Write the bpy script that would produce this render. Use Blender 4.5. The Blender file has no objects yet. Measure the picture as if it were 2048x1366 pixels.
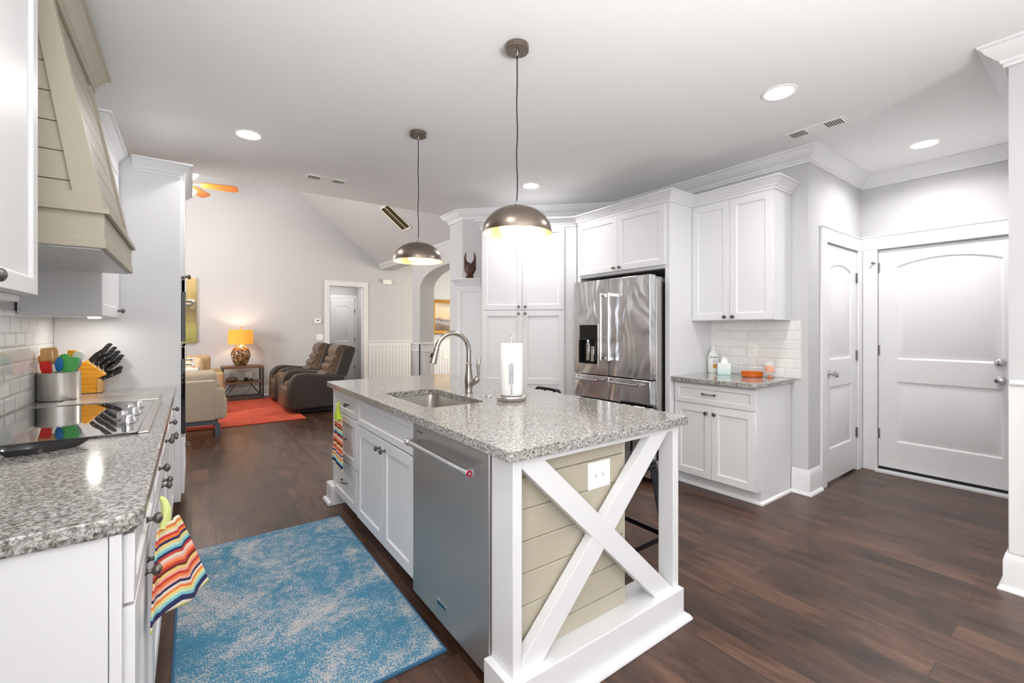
import bpy, bmesh, math, random
from mathutils import Matrix, Vector
random.seed(7)
PI = math.pi
SC = bpy.context.scene
COL = SC.collection
R = math.radians

# ------------------------------------------------------------------ camera
THETA = 35.98
cam_data = bpy.data.cameras.new('camera')
cam_data.sensor_width = 36.0
cam_data.lens = 36.0 * 883.0 / 2048.0
cam_data.shift_y = -24.0 / 2048.0
cam_data.clip_start = 0.05
cam = bpy.data.objects.new('camera', cam_data)
cam.location = (0, 0, 1.31)
cam.rotation_euler = (R(90), 0, R(-THETA))
COL.objects.link(cam)
SC.camera = cam

# ------------------------------------------------------------------ world, exposure
world = bpy.data.worlds.new('world')
SC.world = world
world.use_nodes = True
world.node_tree.nodes['Background'].inputs[0].default_value = (0.93, 0.96, 1.0, 1)
world.node_tree.nodes['Background'].inputs[1].default_value = 1.1
SC.view_settings.view_transform = 'Standard'
SC.view_settings.look = 'None'
SC.view_settings.gamma = 1.0
SC.view_settings.use_curve_mapping = False
SC.view_settings.exposure = .33
SC.cycles.max_bounces = 10
SC.cycles.diffuse_bounces = 6
SC.cycles.sample_clamp_indirect = 6.0
SC.cycles.caustics_reflective = False
SC.cycles.caustics_refractive = False

def area_light(name, loc, rot, sx, sy, energy, color=(1, 1, 1), shape='RECTANGLE', spread=180):
    d = bpy.data.lights.new(name, 'AREA')
    d.shape = shape; d.size = sx
    if shape in ('RECTANGLE', 'ELLIPSE'): d.size_y = sy
    d.energy = energy; d.color = color; d.spread = R(spread)
    o = bpy.data.objects.new(name, d)
    o.location = loc; o.rotation_euler = rot
    COL.objects.link(o)
    return o

def point_light(name, loc, energy, color, radius, parent=None):
    d = bpy.data.lights.new(name, 'POINT')
    d.energy = energy; d.color = color; d.shadow_soft_size = radius
    o = bpy.data.objects.new(name, d)
    o.location = loc
    COL.objects.link(o)
    if parent: o.parent = parent
    return o

# unseen fill lights added at made-up window openings to brighten the rooms
FILL_COL = (1.0, 0.99, 0.972)
area_light('back_fill', (1.3, -3.05, 1.35), (R(90), 0, 0), 3.6, 2.3, 14, FILL_COL)  # unseen fill added behind the camera
area_light('left_fill', (-.86, -1.2, 1.5), (R(90), 0, R(-90)), 2.4, 1.4, 72, FILL_COL)  # unseen fill added for the island's sink side
area_light('ceiling_fill', (.3, -3.0, .5), (R(140), 0, R(8)), 3.4, 1.2, 138, FILL_COL, 'RECTANGLE', 80)  # added lamp tilted up to brighten the ceiling
area_light('living_fill', (-3.95, 6.1, 1.8), (R(90), 0, R(-90)), 1.6, 2.4, 190, FILL_COL)  # unseen fill added to brighten the living room
area_light('dining_fill', (6.9, 7.5, 1.5), (R(90), 0, R(90)), 2.4, 2.0, 110, (1.0, 0.9, 0.75))  # unseen warm fill added for the dining room

area_light('aisle_fill', (.36, 1.2, 2.735), (0, 0, 0), .15, .15, 8, (1, .97, .93), 'DISK', 150)  # fill added to lift the dark island doors; no fixture

# ------------------------------------------------------------------ mesh helper
WM = {}
def wm(o):
    return WM.get(o.name, Matrix())

class MB:
    def __init__(s, M=None):
        s.bm = bmesh.new(); s.M = M or Matrix(); s.mi = 0
    def v(s, p): return s.bm.verts.new(s.M @ Vector(p))
    def f(s, vs):
        try:
            fc = s.bm.faces.new(vs); fc.material_index = s.mi; return fc
        except ValueError: return None
    def poly(s, pts): return s.f([s.v(p) for p in pts])
    def box(s, x0, x1, y0, y1, z0, z1):
        if x0 > x1: x0, x1 = x1, x0
        if y0 > y1: y0, y1 = y1, y0
        if z0 > z1: z0, z1 = z1, z0
        q = [s.v((x, y, z)) for z in (z0, z1) for y in (y0, y1) for x in (x0, x1)]
        for a in ((0,2,3,1), (4,5,7,6), (0,1,5,4), (2,6,7,3), (0,4,6,2), (1,3,7,5)):
            s.f([q[i] for i in a])
        return s
    def prism(s, pts, a, b, axis='z'):
        def mk(p, t):
            return {'z': (p[0], p[1], t), 'y': (p[0], t, p[1]), 'x': (t, p[0], p[1])}[axis]
        A = [s.v(mk(p, a)) for p in pts]; B = [s.v(mk(p, b)) for p in pts]
        s.f(A[::-1]); s.f(B)
        n = len(pts)
        for i in range(n): s.f([A[i], A[(i+1) % n], B[(i+1) % n], B[i]])
        return s
    def loft(s, rings, cap0=True, cap1=True, closed=True):
        rs = [[s.v(p) for p in r] for r in rings]
        n = len(rs[0])
        for k in range(len(rs)-1):
            for i in range(n if closed else n-1):
                s.f([rs[k][i], rs[k][(i+1) % n], rs[k+1][(i+1) % n], rs[k+1][i]])
        if cap0: s.f(rs[0][::-1])
        if cap1: s.f(rs[-1])
        return s
    def lathe(s, prof, o=(0,0,0), ax=(0,0,1), seg=24, cap0=True, cap1=True):
        ax = Vector(ax).normalized(); o = Vector(o)
        u = ax.orthogonal().normalized(); w = ax.cross(u)
        rings = []
        for r, h in prof:
            r = max(r, 0.0002)
            rings.append([o + ax*h + (u*math.cos(2*PI*i/seg) + w*math.sin(2*PI*i/seg))*r for i in range(seg)])
        return s.loft(rings, cap0, cap1)
    def cyl(s, p0, p1, r0, r1=None, seg=16):
        p0 = Vector(p0); p1 = Vector(p1)
        return s.lathe([(r0, 0), (r1 if r1 is not None else r0, (p1-p0).length)], p0, p1-p0, seg)
    def tube(s, pts, r, seg=10, closed=False):
        pts = [Vector(p) for p in pts]
        n = len(pts); rings = []; up = None
        for i, p in enumerate(pts):
            if closed: t = (pts[(i+1) % n] - pts[i-1]).normalized()
            else: t = (pts[min(i+1, n-1)] - pts[max(i-1, 0)]).normalized()
            if up is None: up = t.orthogonal().normalized()
            up = (up - t*up.dot(t))
            if up.length < 1e-6: up = t.orthogonal()
            up.normalize(); w = t.cross(up)
            rr = r[i] if isinstance(r, (list, tuple)) else r
            rings.append([p + (up*math.cos(2*PI*k/seg) + w*math.sin(2*PI*k/seg))*rr for k in range(seg)])
        if closed: rings.append(rings[0])
        return s.loft(rings, not closed, not closed)
    def bar(s, p0, p1, w, t, up=(0,0,1)):
        p0 = Vector(p0); p1 = Vector(p1); d = (p1-p0).normalized()
        a = d.cross(Vector(up))
        if a.length < 1e-6: a = d.cross(Vector((1,0,0)))
        a.normalize(); b = a.cross(d)
        rings = [[p + a*x*w/2 + b*y*t/2 for x, y in ((-1,-1),(1,-1),(1,1),(-1,1))] for p in (p0, p1)]
        return s.loft(rings)
    def molding(s, path, prof, z=0, closed=False, cap=True):
        """profile (out, up) swept along a plan path; out is to the right of travel"""
        P = [Vector((p[0], p[1])) for p in path]; n = len(P); rings = []
        for i in range(n):
            if closed: a = P[i]-P[i-1]; b = P[(i+1) % n]-P[i]
            else:
                a = P[i]-P[i-1] if i > 0 else P[1]-P[0]
                b = P[i+1]-P[i] if i < n-1 else P[-1]-P[-2]
            a.normalize(); b.normalize()
            na = Vector((a.y, -a.x)); nb = Vector((b.y, -b.x))
            m = na+nb; m = m / max(m.dot(na), 1e-4) if m.length > 1e-4 else na
            rings.append([(P[i].x+m.x*o, P[i].y+m.y*o, z+h) for o, h in prof])
        if closed: rings.append(rings[0])
        return s.loft(rings, cap and not closed, cap and not closed)
    def shaker(s, x0, x1, z0, z1, y=0.0, t=.02, rail=.055, rec=.009, sl=.008, railx=None):
        """five piece door, front facing -y at y-t"""
        rx = railx or rail
        yf = y-t
        def rect(ix, iz, yy): return [(x0+ix, yy, z0+iz), (x1-ix, yy, z0+iz), (x1-ix, yy, z1-iz), (x0+ix, yy, z1-iz)]
        s.loft([rect(0,0,y), rect(0,0,yf), rect(rx,rail,yf), rect(rx+sl,rail+sl,yf+rec)], True, True)
        return s
    def sphere(s, c, r, seg=16, sx=1, sy=1, sz=1):
        n = seg//2; c = Vector(c)
        rings = []
        for k in range(n+1):
            a = -PI/2 + PI*k/n; rr = max(math.cos(a), .001)*r
            rings.append([(c.x+sx*rr*math.cos(2*PI*i/seg), c.y+sy*rr*math.sin(2*PI*i/seg), c.z+sz*r*math.sin(a)) for i in range(seg)])
        return s.loft(rings)
    def rbox(s, x0, x1, y0, y1, z0, z1, r=.03, seg=4):
        """cushion like box rounded on every edge"""
        cx, cy, cz = (x0+x1)/2, (y0+y1)/2, (z0+z1)/2
        hx, hy, hz = (x1-x0)/2, (y1-y0)/2, (z1-z0)/2
        r = min(r, hx, hy, hz)
        rings = []
        for k in range(2*seg+2):
            if k <= seg: a = -PI/2 + (PI/2)*k/seg; zc = cz-hz+r
            else: a = (PI/2)*(k-seg-1)/seg; zc = cz+hz-r
            rr = r*math.cos(a); z = zc + r*math.sin(a)
            ring = []
            for q, (sx, sy) in enumerate(((1,1),(-1,1),(-1,-1),(1,-1))):
                for j in range(seg+1):
                    b = PI/2*q + PI/2*j/seg
                    ring.append((cx+sx*(hx-r)+rr*math.cos(b), cy+sy*(hy-r)+rr*math.sin(b), z))
            rings.append(ring)
        return s.loft(rings)
    def build(s, name, mat, parent=None, bev=0, bs=2, world=False, ang=32, link=True):
        bm = s.bm
        if world and parent is not None: bm.transform(wm(parent).inverted())
        bmesh.ops.recalc_face_normals(bm, faces=bm.faces)
        bm.normal_update()
        ca = R(ang)
        for f in bm.faces: f.smooth = True
        for e in bm.edges:
            if len(e.link_faces) != 2: e.smooth = False
            else:
                if e.link_faces[0].normal.angle(e.link_faces[1].normal, 0) > ca: e.smooth = False
        me = bpy.data.meshes.new(name); bm.to_mesh(me); bm.free()
        for m in (mat if isinstance(mat, (list, tuple)) else [mat]): me.materials.append(m)
        o = bpy.data.objects.new(name, me); COL.objects.link(o)
        if parent is not None: o.parent = parent; WM[o.name] = wm(parent)
        else: WM[o.name] = Matrix()
        if bev:
            b = o.modifiers.new('bevel', 'BEVEL'); b.width = bev; b.segments = bs; b.limit_method = 'ANGLE'; b.angle_limit = R(40)
            b.harden_normals = False
        return o

def thing(name, label, cat, loc=(0,0,0), rotz=0, group=None):
    o = bpy.data.objects.new(name, None); COL.objects.link(o)
    o.empty_display_size = .05
    o.location = loc; o.rotation_euler = (0, 0, R(rotz))
    WM[o.name] = Matrix.Translation(Vector(loc)) @ Matrix.Rotation(R(rotz), 4, 'Z')
    o['label'] = label; o['category'] = cat
    if group: o['group'] = group
    return o
def tag(o, label, cat, group=None, kind=None):
    o['label'] = label; o['category'] = cat
    if group: o['group'] = group
    if kind: o['kind'] = kind
    return o
def struct(o, label=None):
    o['kind'] = 'structure'
    if label: o['label'] = label
    return o
def kids(o): return [c for c in bpy.data.objects if c.parent == o]
def dup(root, loc=None, rotz=None, label=None, group=None):
    r = root.copy(); COL.objects.link(r)
    if loc is not None: r.location = loc
    if rotz is not None: r.rotation_euler = (0, 0, R(rotz))
    if label: r['label'] = label
    if group: r['group'] = group
    for ch in kids(root):
        c = ch.copy(); COL.objects.link(c); c.parent = r
        for g in kids(ch):
            d = g.copy(); COL.objects.link(d); d.parent = c
    return r
def text_part(name, body, size, mat, parent, M, depth=.0006, world=False):
    cu = bpy.data.curves.new(name, 'FONT'); cu.body = body; cu.size = size; cu.extrude = depth
    cu.align_x = 'CENTER'; cu.align_y = 'CENTER'
    t = bpy.data.objects.new(name, cu); COL.objects.link(t)
    bpy.context.view_layer.update()
    me = bpy.data.meshes.new_from_object(t.evaluated_get(bpy.context.evaluated_depsgraph_get()))
    bpy.data.objects.remove(t)
    if world: M = wm(parent).inverted() @ M
    me.transform(M); me.materials.clear(); me.materials.append(mat)
    o = bpy.data.objects.new(name, me); COL.objects.link(o); o.parent = parent; WM[o.name] = wm(parent)
    return o
def rrect(x0, x1, y0, y1, r, seg=5):
    out = []
    for q, (cx, cy) in enumerate(((x1-r, y1-r), (x0+r, y1-r), (x0+r, y0+r), (x1-r, y0+r))):
        for j in range(seg+1):
            a = PI/2*q + PI/2*j/seg
            out.append((cx+r*math.cos(a), cy+r*math.sin(a)))
    return out

# ------------------------------------------------------------------ materials
def new_mat(name):
    m = bpy.data.materials.new(name); m.use_nodes = True
    return m, m.node_tree, m.node_tree.nodes['Principled BSDF']
def sr(r, g, b):
    f = lambda c: ((c/255+.055)/1.055)**2.4 if c/255 > .04045 else c/255/12.92
    return (f(r), f(g), f(b), 1)
def mat(name, col, rough=.5, metal=0, spec=.5, bump=0, bscale=200, coat=0, emit=None, es=0, trans=0, ior=1.45, alpha=1, sheen=0, stretch=None):
    m, nt, p = new_mat(name)
    p.inputs['Base Color'].default_value = col
    p.inputs['Roughness'].default_value = rough
    p.inputs['Metallic'].default_value = metal
    p.inputs['Specular IOR Level'].default_value = spec
    p.inputs['Coat Weight'].default_value = coat
    p.inputs['Transmission Weight'].default_value = trans
    p.inputs['IOR'].default_value = ior
    p.inputs['Alpha'].default_value = alpha
    p.inputs['Sheen Weight'].default_value = sheen
    if emit: p.inputs['Emission Color'].default_value = emit; p.inputs['Emission Strength'].default_value = es
    N = nt.nodes; L = nt.links
    tc = N.new('ShaderNodeTexCoord'); mp = N.new('ShaderNodeMapping')
    L.new(tc.outputs['Object'], mp.inputs[0])
    if stretch: mp.inputs['Scale'].default_value = stretch
    nz = N.new('ShaderNodeTexNoise'); nz.inputs['Scale'].default_value = bscale; nz.inputs['Detail'].default_value = 3
    L.new(mp.outputs[0], nz.inputs['Vector'])
    # small natural variation of roughness everywhere
    mr = N.new('ShaderNodeMapRange'); mr.inputs['To Min'].default_value = max(rough*.85, 0); mr.inputs['To Max'].default_value = min(rough*1.15, 1)
    L.new(nz.outputs['Fac'], mr.inputs['Value']); L.new(mr.outputs[0], p.inputs['Roughness'])
    if bump:
        b = N.new('ShaderNodeBump'); b.inputs['Strength'].default_value = bump; b.inputs['Distance'].default_value = .002
        L.new(nz.outputs['Fac'], b.inputs['Height']); L.new(b.outputs[0], p.inputs['Normal'])
    return m
def ramp(nt, stops, interp='LINEAR'):
    n = nt.nodes.new('ShaderNodeValToRGB'); cr = n.color_ramp; cr.interpolation = interp
    while len(cr.elements) < len(stops): cr.elements.new(.5)
    for e, (pos, c) in zip(cr.elements, stops): e.position = pos; e.color = c
    return n
def mixc(nt, a, b, fac, mode='MIX'):
    n = nt.nodes.new('ShaderNodeMix'); n.data_type = 'RGBA'; n.blend_type = mode
    for sock, val in ((n.inputs[0], fac), (n.inputs[6], a), (n.inputs[7], b)):
        if hasattr(val, 'links'): nt.links.new(val, sock)
        else: sock.default_value = val
    return n.outputs[2]
def coords(nt, scale=(1,1,1), rot=(0,0,0), loc=(0,0,0)):
    tc = nt.nodes.new('ShaderNodeTexCoord'); mp = nt.nodes.new('ShaderNodeMapping')
    mp.inputs['Scale'].default_value = scale; mp.inputs['Rotation'].default_value = rot; mp.inputs['Location'].default_value = loc
    nt.links.new(tc.outputs['Object'], mp.inputs[0]); return mp.outputs[0]
def noise(nt, vec, scale, detail=4, rough=.5, dist=0):
    n = nt.nodes.new('ShaderNodeTexNoise'); n.inputs['Scale'].default_value = scale; n.inputs['Detail'].default_value = detail
    n.inputs['Roughness'].default_value = rough; n.inputs['Distortion'].default_value = dist
    nt.links.new(vec, n.inputs['Vector']); return n.outputs['Fac']
def bump(nt, p, h, strength, dist=.002):
    b = nt.nodes.new('ShaderNodeBump'); b.inputs['Strength'].default_value = strength; b.inputs['Distance'].default_value = dist
    nt.links.new(h, b.inputs['Height']); nt.links.new(b.outputs[0], p.inputs['Normal'])

M = {}
M['wall'] = mat('wall_paint', sr(196, 196, 197), .75, bump=.05, bscale=300)
M['ceil'] = mat('ceiling_paint', sr(240, 240, 240), .85, bump=.05, bscale=300)
M['trim'] = mat('white_trim_paint', sr(226, 226, 227), .35)
M['cab'] = mat('white_cabinet_paint', sr(222, 222, 224), .38)
M['cabin'] = mat('grey_cabinet_interior', sr(120, 120, 120), .6)  # even mid grey for the filler above the fridge
M['black'] = mat('black_plastic', sr(18, 18, 19), .35)
M['blackgloss'] = mat('black_glass', sr(8, 8, 9), .04, coat=.5)
M['cooktop'] = mat('cooktop_glass', sr(40, 41, 43), .03, spec=1.0, coat=1.0)
M['steel'] = mat('brushed_stainless_steel', sr(206, 201, 196), .31, metal=1, bump=.04, bscale=40, stretch=(1, 1, 30))
def make_fridge_steel():
    m, nt, p = new_mat('rippled_brushed_stainless')
    p.inputs['Base Color'].default_value = sr(218, 220, 223); p.inputs['Metallic'].default_value = 1; p.inputs['Roughness'].default_value = .2
    a = noise(nt, coords(nt, (1, 1, .55)), 3.1, 2, .5, 1.2)
    bump(nt, p, a, .55, .05)
    return m
M['steelh'] = make_fridge_steel()
M['chrome'] = mat('polished_chrome', sr(215, 215, 218), .1, metal=1)
M['nickel'] = mat('brushed_nickel', sr(172, 166, 160), .25, metal=1)
M['pewter'] = mat('antique_pewter', sr(120, 116, 112), .32, metal=1, bump=.2, bscale=120)
M['bronze'] = mat('brushed_bronze_nickel', sr(138, 126, 116), .3, metal=1)
M['shadein'] = mat('warm_cream_enamel', sr(232, 214, 184), .5)
M['taupe'] = mat('taupe_shiplap_paint', sr(172, 165, 148), .45, bump=.1, bscale=80)
M['gun'] = mat('gunmetal_stool', sr(70, 73, 78), .3, metal=1)
M['paper'] = mat('white_paper', sr(245, 245, 243), .9, bump=.3, bscale=150)
M['white'] = mat('white_plastic', sr(244, 243, 238), .4)
M['dark'] = mat('dark_slot', sr(30, 30, 30), .6)
M['gloss_white'] = mat('translucent_white_plastic', sr(232, 233, 230), .3)
M['bulb'] = mat('lit_bulb', (1, .85, .6, 1), .3, emit=(1, .78, .45, 1), es=7)
M['bulbclear'] = mat('lit_clear_bulb', (1, .85, .6, 1), .1, emit=(1, .72, .38, 1), es=3)
M['led'] = mat('lit_led_lens', (1, 1, 1, 1), .4, emit=(1, .98, .95, 1), es=9)
M['leather'] = mat('brown_leather', sr(92, 74, 58), .36, bump=.35, bscale=60)
M['leatherd'] = mat('dark_brown_leather', sr(62, 54, 48), .40, bump=.3, bscale=70)
M['beige'] = mat('beige_upholstery', sr(182, 168, 148), .9, bump=.35, bscale=350)
M['tan'] = mat('tan_upholstery', sr(186, 158, 118), .9, bump=.3, bscale=300)
M['slate'] = mat('slate_blue_metal_leg', sr(78, 88, 98), .4, metal=.3)
M['ironbr'] = mat('dark_iron', sr(74, 68, 62), .5, metal=.5)
M['tablewood'] = mat('weathered_table_wood', sr(128, 98, 74), .55, bump=.4, bscale=30, stretch=(1, 8, 1))
M['bamboo'] = mat('bamboo_wood', sr(216, 172, 108), .5, bump=.2, bscale=40, stretch=(1, 1, .2))
M['beech'] = mat('light_wood', sr(206, 150, 84), .5, bump=.2, bscale=40)
M['red'] = mat('red_silicone', sr(222, 40, 32), .45)
M['blue'] = mat('blue_silicone', sr(20, 118, 190), .45)
M['green'] = mat('green_silicone', sr(70, 176, 88), .45)
M['green2'] = mat('bright_green_silicone', sr(96, 196, 104), .45)
M['yellow'] = mat('yellow_silicone', sr(244, 176, 40), .45)
M['grey'] = mat('grey_silicone', sr(150, 152, 165), .45)
M['gold'] = mat('gilded_frame', sr(196, 146, 62), .35, metal=.6)
M['brass'] = mat('tarnished_brass', sr(128, 112, 66), .4, metal=.7)
M['eagle'] = mat('carved_dark_wood', sr(74, 42, 30), .45, bump=.6, bscale=90)
M['amber'] = mat('amber_glass', sr(216, 104, 14), .06, coat=.6, alpha=.86)
M['ambersolid'] = mat('amber_wax', sr(240, 150, 74), .3, coat=.5)
M['glass'] = mat('clear_glass', (.95, .97, .97, 1), .03, alpha=.16, coat=1.0)
M['fanblade'] = mat('orange_brown_fan_wood', sr(168, 96, 38), .4, bump=.2, bscale=30)
M['ceramicrim'] = mat('dark_ceramic', sr(52, 50, 52), .25, coat=.3)
M['lampshade'] = mat('amber_linen_lampshade', sr(226, 158, 62), .8, emit=sr(255, 178, 70), es=.32)
M['lime'] = mat('lime_green_yarn', sr(186, 208, 60), .95, bump=.8, bscale=400)
M['citron'] = mat('pale_lime_yarn', sr(222, 230, 150), .95, bump=.8, bscale=400)
M['burgundy'] = mat('burgundy_medallion', sr(140, 20, 48), .3)
M['insert'] = mat('satin_grey_metal', sr(212, 213, 216), .4, metal=.25)
M['steeldw'] = mat('brushed_steel_door', sr(168, 166, 164), .34, metal=.72, bump=.04, bscale=40, stretch=(1, 1, 30))
M['plate'] = mat('satin_dark_plate', sr(130, 130, 134), .35, metal=.8)
M['hingem'] = mat('satin_nickel_hinge', sr(150, 148, 146), .35, metal=1)
M['yellowblk'] = None

def make_granite(name, sc=1.0, dark=.0):
    m, nt, p = new_mat(name)
    v = coords(nt)
    n1 = noise(nt, v, 95*sc, 3, .6)
    r1 = ramp(nt, [(0, sr(40, 38, 37)), (.40, sr(60, 57, 54)), (.45, sr(130, 127, 122)), (.53, sr(172, 170, 166)), (.63, sr(204, 202, 199)), (1, sr(224, 223, 220))])
    nt.links.new(n1, r1.inputs[0])
    vo = nt.nodes.new('ShaderNodeTexVoronoi'); vo.inputs['Scale'].default_value = 130*sc
    nt.links.new(v, vo.inputs['Vector'])
    bw = nt.nodes.new('ShaderNodeRGBToBW'); nt.links.new(vo.outputs['Color'], bw.inputs[0])
    r2 = ramp(nt, [(0, sr(58, 53, 49)), (.25, sr(112, 105, 96)), (.5, sr(158, 155, 151)), (1, sr(208, 207, 204))])
    nt.links.new(bw.outputs[0], r2.inputs[0])
    c = mixc(nt, r1.outputs[0], r2.outputs[0], .42)
    n3 = noise(nt, v, 34*sc, 3, .5)
    r3 = ramp(nt, [(.46, (0, 0, 0, 1)), (.6, (1, 1, 1, 1))]); nt.links.new(n3, r3.inputs[0])
    c = mixc(nt, c, sr(150, 140, 128), r3.outputs[0]) if False else c
    n4 = noise(nt, v, 260*sc, 2, .5)
    r4 = ramp(nt, [(.36, sr(150, 148, 146)), (.5, (1, 1, 1, 1))]); nt.links.new(n4, r4.inputs[0])
    c = mixc(nt, c, r4.outputs[0], .7, 'MULTIPLY')
    nt.links.new(c, p.inputs['Base Color'])
    p.inputs['Roughness'].default_value = .12
    p.inputs['Coat Weight'].default_value = .25; p.inputs['Coat Roughness'].default_value = .04
    return m
M['granite'] = make_granite('grey_granite')

def make_floor():
    m, nt, p = new_mat('dark_hickory_planks')
    v = coords(nt, rot=(0, 0, R(90)))
    br = nt.nodes.new('ShaderNodeTexBrick')
    br.offset = .37; br.offset_frequency = 3; br.squash = 1.0
    br.inputs['Scale'].default_value = 1
    br.inputs['Brick Width'].default_value = 1.15; br.inputs['Row Height'].default_value = .125
    br.inputs['Mortar Size'].default_value = .0016; br.inputs['Mortar Smooth'].default_value = .3; br.inputs['Bias'].default_value = 0
    br.inputs['Color1'].default_value = (0, 0, 0, 1); br.inputs['Color2'].default_value = (1, 1, 1, 1); br.inputs['Mortar'].default_value = (.5, .5, .5, 1)
    nt.links.new(v, br.inputs['Vector'])
    # grain, shifted from plank to plank
    tc = nt.nodes.new('ShaderNodeTexCoord')
    comb = nt.nodes.new('ShaderNodeVectorMath'); comb.operation = 'MULTIPLY_ADD'
    nt.links.new(br.outputs['Color'], comb.inputs[0]); comb.inputs[1].default_value = (3.7, 9.1, 5.3); nt.links.new(tc.outputs['Object'], comb.inputs[2])
    mp = nt.nodes.new('ShaderNodeMapping'); mp.inputs['Scale'].default_value = (14, 1.6, 1); nt.links.new(comb.outputs[0], mp.inputs[0])
    g1 = noise(nt, mp.outputs[0], 1.6, 8, .62, .8)
    mp2 = nt.nodes.new('ShaderNodeMapping'); mp2.inputs['Scale'].default_value = (3.2, 1.3, 1); nt.links.new(comb.outputs[0], mp2.inputs[0])
    g2 = noise(nt, mp2.outputs[0], 2.2, 4, .6, .6)
    r = ramp(nt, [(.2, sr(50, 34, 27)), (.45, sr(76, 54, 42)), (.62, sr(94, 70, 56)), (.85, sr(114, 89, 73))])
    nt.links.new(g1, r.inputs[0])
    r2 = ramp(nt, [(.3, sr(128, 116, 110)), (.42, sr(196, 188, 184)), (.58, (1, 1, 1, 1)), (.75, sr(255, 236, 224))]); nt.links.new(g2, r2.inputs[0])
    c = mixc(nt, r.outputs[0], r2.outputs[0], .85, 'MULTIPLY')
    r3 = ramp(nt, [(0, (.62, .60, .60, 1)), (1, (1.25, 1.17, 1.10, 1))]); nt.links.new(br.outputs['Color'], r3.inputs[0])
    c = mixc(nt, c, r3.outputs[0], 1, 'MULTIPLY')
    rm = ramp(nt, [(0, (1, 1, 1, 1)), (1, (.22, .2, .2, 1))]); nt.links.new(br.outputs['Fac'], rm.inputs[0])
    c = mixc(nt, c, rm.outputs[0], 1, 'MULTIPLY')
    nt.links.new(c, p.inputs['Base Color'])
    rr = nt.nodes.new('ShaderNodeMapRange'); rr.inputs['To Min'].default_value = .25; rr.inputs['To Max'].default_value = .40
    nt.links.new(g1, rr.inputs['Value']); nt.links.new(rr.outputs[0], p.inputs['Roughness'])
    mul = nt.nodes.new('ShaderNodeMath'); mul.operation = 'MULTIPLY_ADD'; mul.inputs[1].default_value = -1.0
    nt.links.new(br.outputs['Fac'], mul.inputs[0]); 
    sm = nt.nodes.new('ShaderNodeMath'); sm.operation = 'MULTIPLY'; sm.inputs[1].default_value = .25; nt.links.new(g1, sm.inputs[0])
    nt.links.new(sm.outputs[0], mul.inputs[2])
    bump(nt, p, mul.outputs[0], .25, .002)
    return m
M['floor'] = make_floor()

def make_tile(name, rot):
    """bevelled subway tiles, rows along the wall"""
    m, nt, p = new_mat(name)
    v = coords(nt, rot=rot)
    br = nt.nodes.new('ShaderNodeTexBrick'); br.offset = .5
    br.inputs['Scale'].default_value = 1; br.inputs['Brick Width'].default_value = .152; br.inputs['Row Height'].default_value = .076
    br.inputs['Mortar Size'].default_value = .0014; br.inputs['Mortar Smooth'].default_value = 0
    br.inputs['Color1'].default_value = sr(226, 226, 224); br.inputs['Color2'].default_value = sr(232, 232, 230); br.inputs['Mortar'].default_value = sr(205, 204, 200)
    nt.links.new(v, br.inputs['Vector']); nt.links.new(br.outputs['Color'], p.inputs['Base Color'])
    b2 = nt.nodes.new('ShaderNodeTexBrick'); b2.offset = .5
    b2.inputs['Scale'].default_value = 1; b2.inputs['Brick Width'].default_value = .152; b2.inputs['Row Height'].default_value = .076
    b2.inputs['Mortar Size'].default_value = .011; b2.inputs['Mortar Smooth'].default_value = 1
    nt.links.new(v, b2.inputs['Vector'])
    inv = nt.nodes.new('ShaderNodeMath'); inv.operation = 'SUBTRACT'; inv.inputs[0].default_value = 1; nt.links.new(b2.outputs['Fac'], inv.inputs[1])
    bump(nt, p, inv.outputs[0], .9, .006)
    p.inputs['Roughness'].default_value = .12
    return m
M['tile'] = make_tile('white_bevelled_subway_tile', (R(90), 0, R(90)))

def make_tile_fix():
    # object space of the slab: local x along the wall, local z up -> texture x, y
    m, nt, p = new_mat('subway_tile')
    tc = nt.nodes.new('ShaderNodeTexCoord'); sp = nt.nodes.new('ShaderNodeSeparateXYZ'); cb = nt.nodes.new('ShaderNodeCombineXYZ')
    nt.links.new(tc.outputs['Object'], sp.inputs[0]); nt.links.new(sp.outputs['Y'], cb.inputs['X'])
    off = nt.nodes.new('ShaderNodeMath'); off.operation = 'SUBTRACT'; off.inputs[1].default_value = .914
    nt.links.new(sp.outputs['Z'], off.inputs[0]); nt.links.new(off.outputs[0], cb.inputs['Y'])
    def brick(ms, sm):
        b = nt.nodes.new('ShaderNodeTexBrick'); b.offset = .5
        b.inputs['Scale'].default_value = 1; b.inputs['Brick Width'].default_value = .154; b.inputs['Row Height'].default_value = .077
        b.inputs['Mortar Size'].default_value = ms; b.inputs['Mortar Smooth'].default_value = sm
        b.inputs['Color1'].default_value = sr(228, 228, 226); b.inputs['Color2'].default_value = sr(234, 234, 232); b.inputs['Mortar'].default_value = sr(220, 219, 216)
        nt.links.new(cb.outputs[0], b.inputs['Vector']); return b
    a = brick(.0012, 0); b = brick(.012, 1)
    nt.links.new(a.outputs['Color'], p.inputs['Base Color'])
    inv = nt.nodes.new('ShaderNodeMath'); inv.operation = 'SUBTRACT'; inv.inputs[0].default_value = 1; nt.links.new(b.outputs['Fac'], inv.inputs[1])
    bump(nt, p, inv.outputs[0], .6, .004)
    p.inputs['Roughness'].default_value = .1
    return m
M['tile'] = make_tile_fix()

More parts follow.
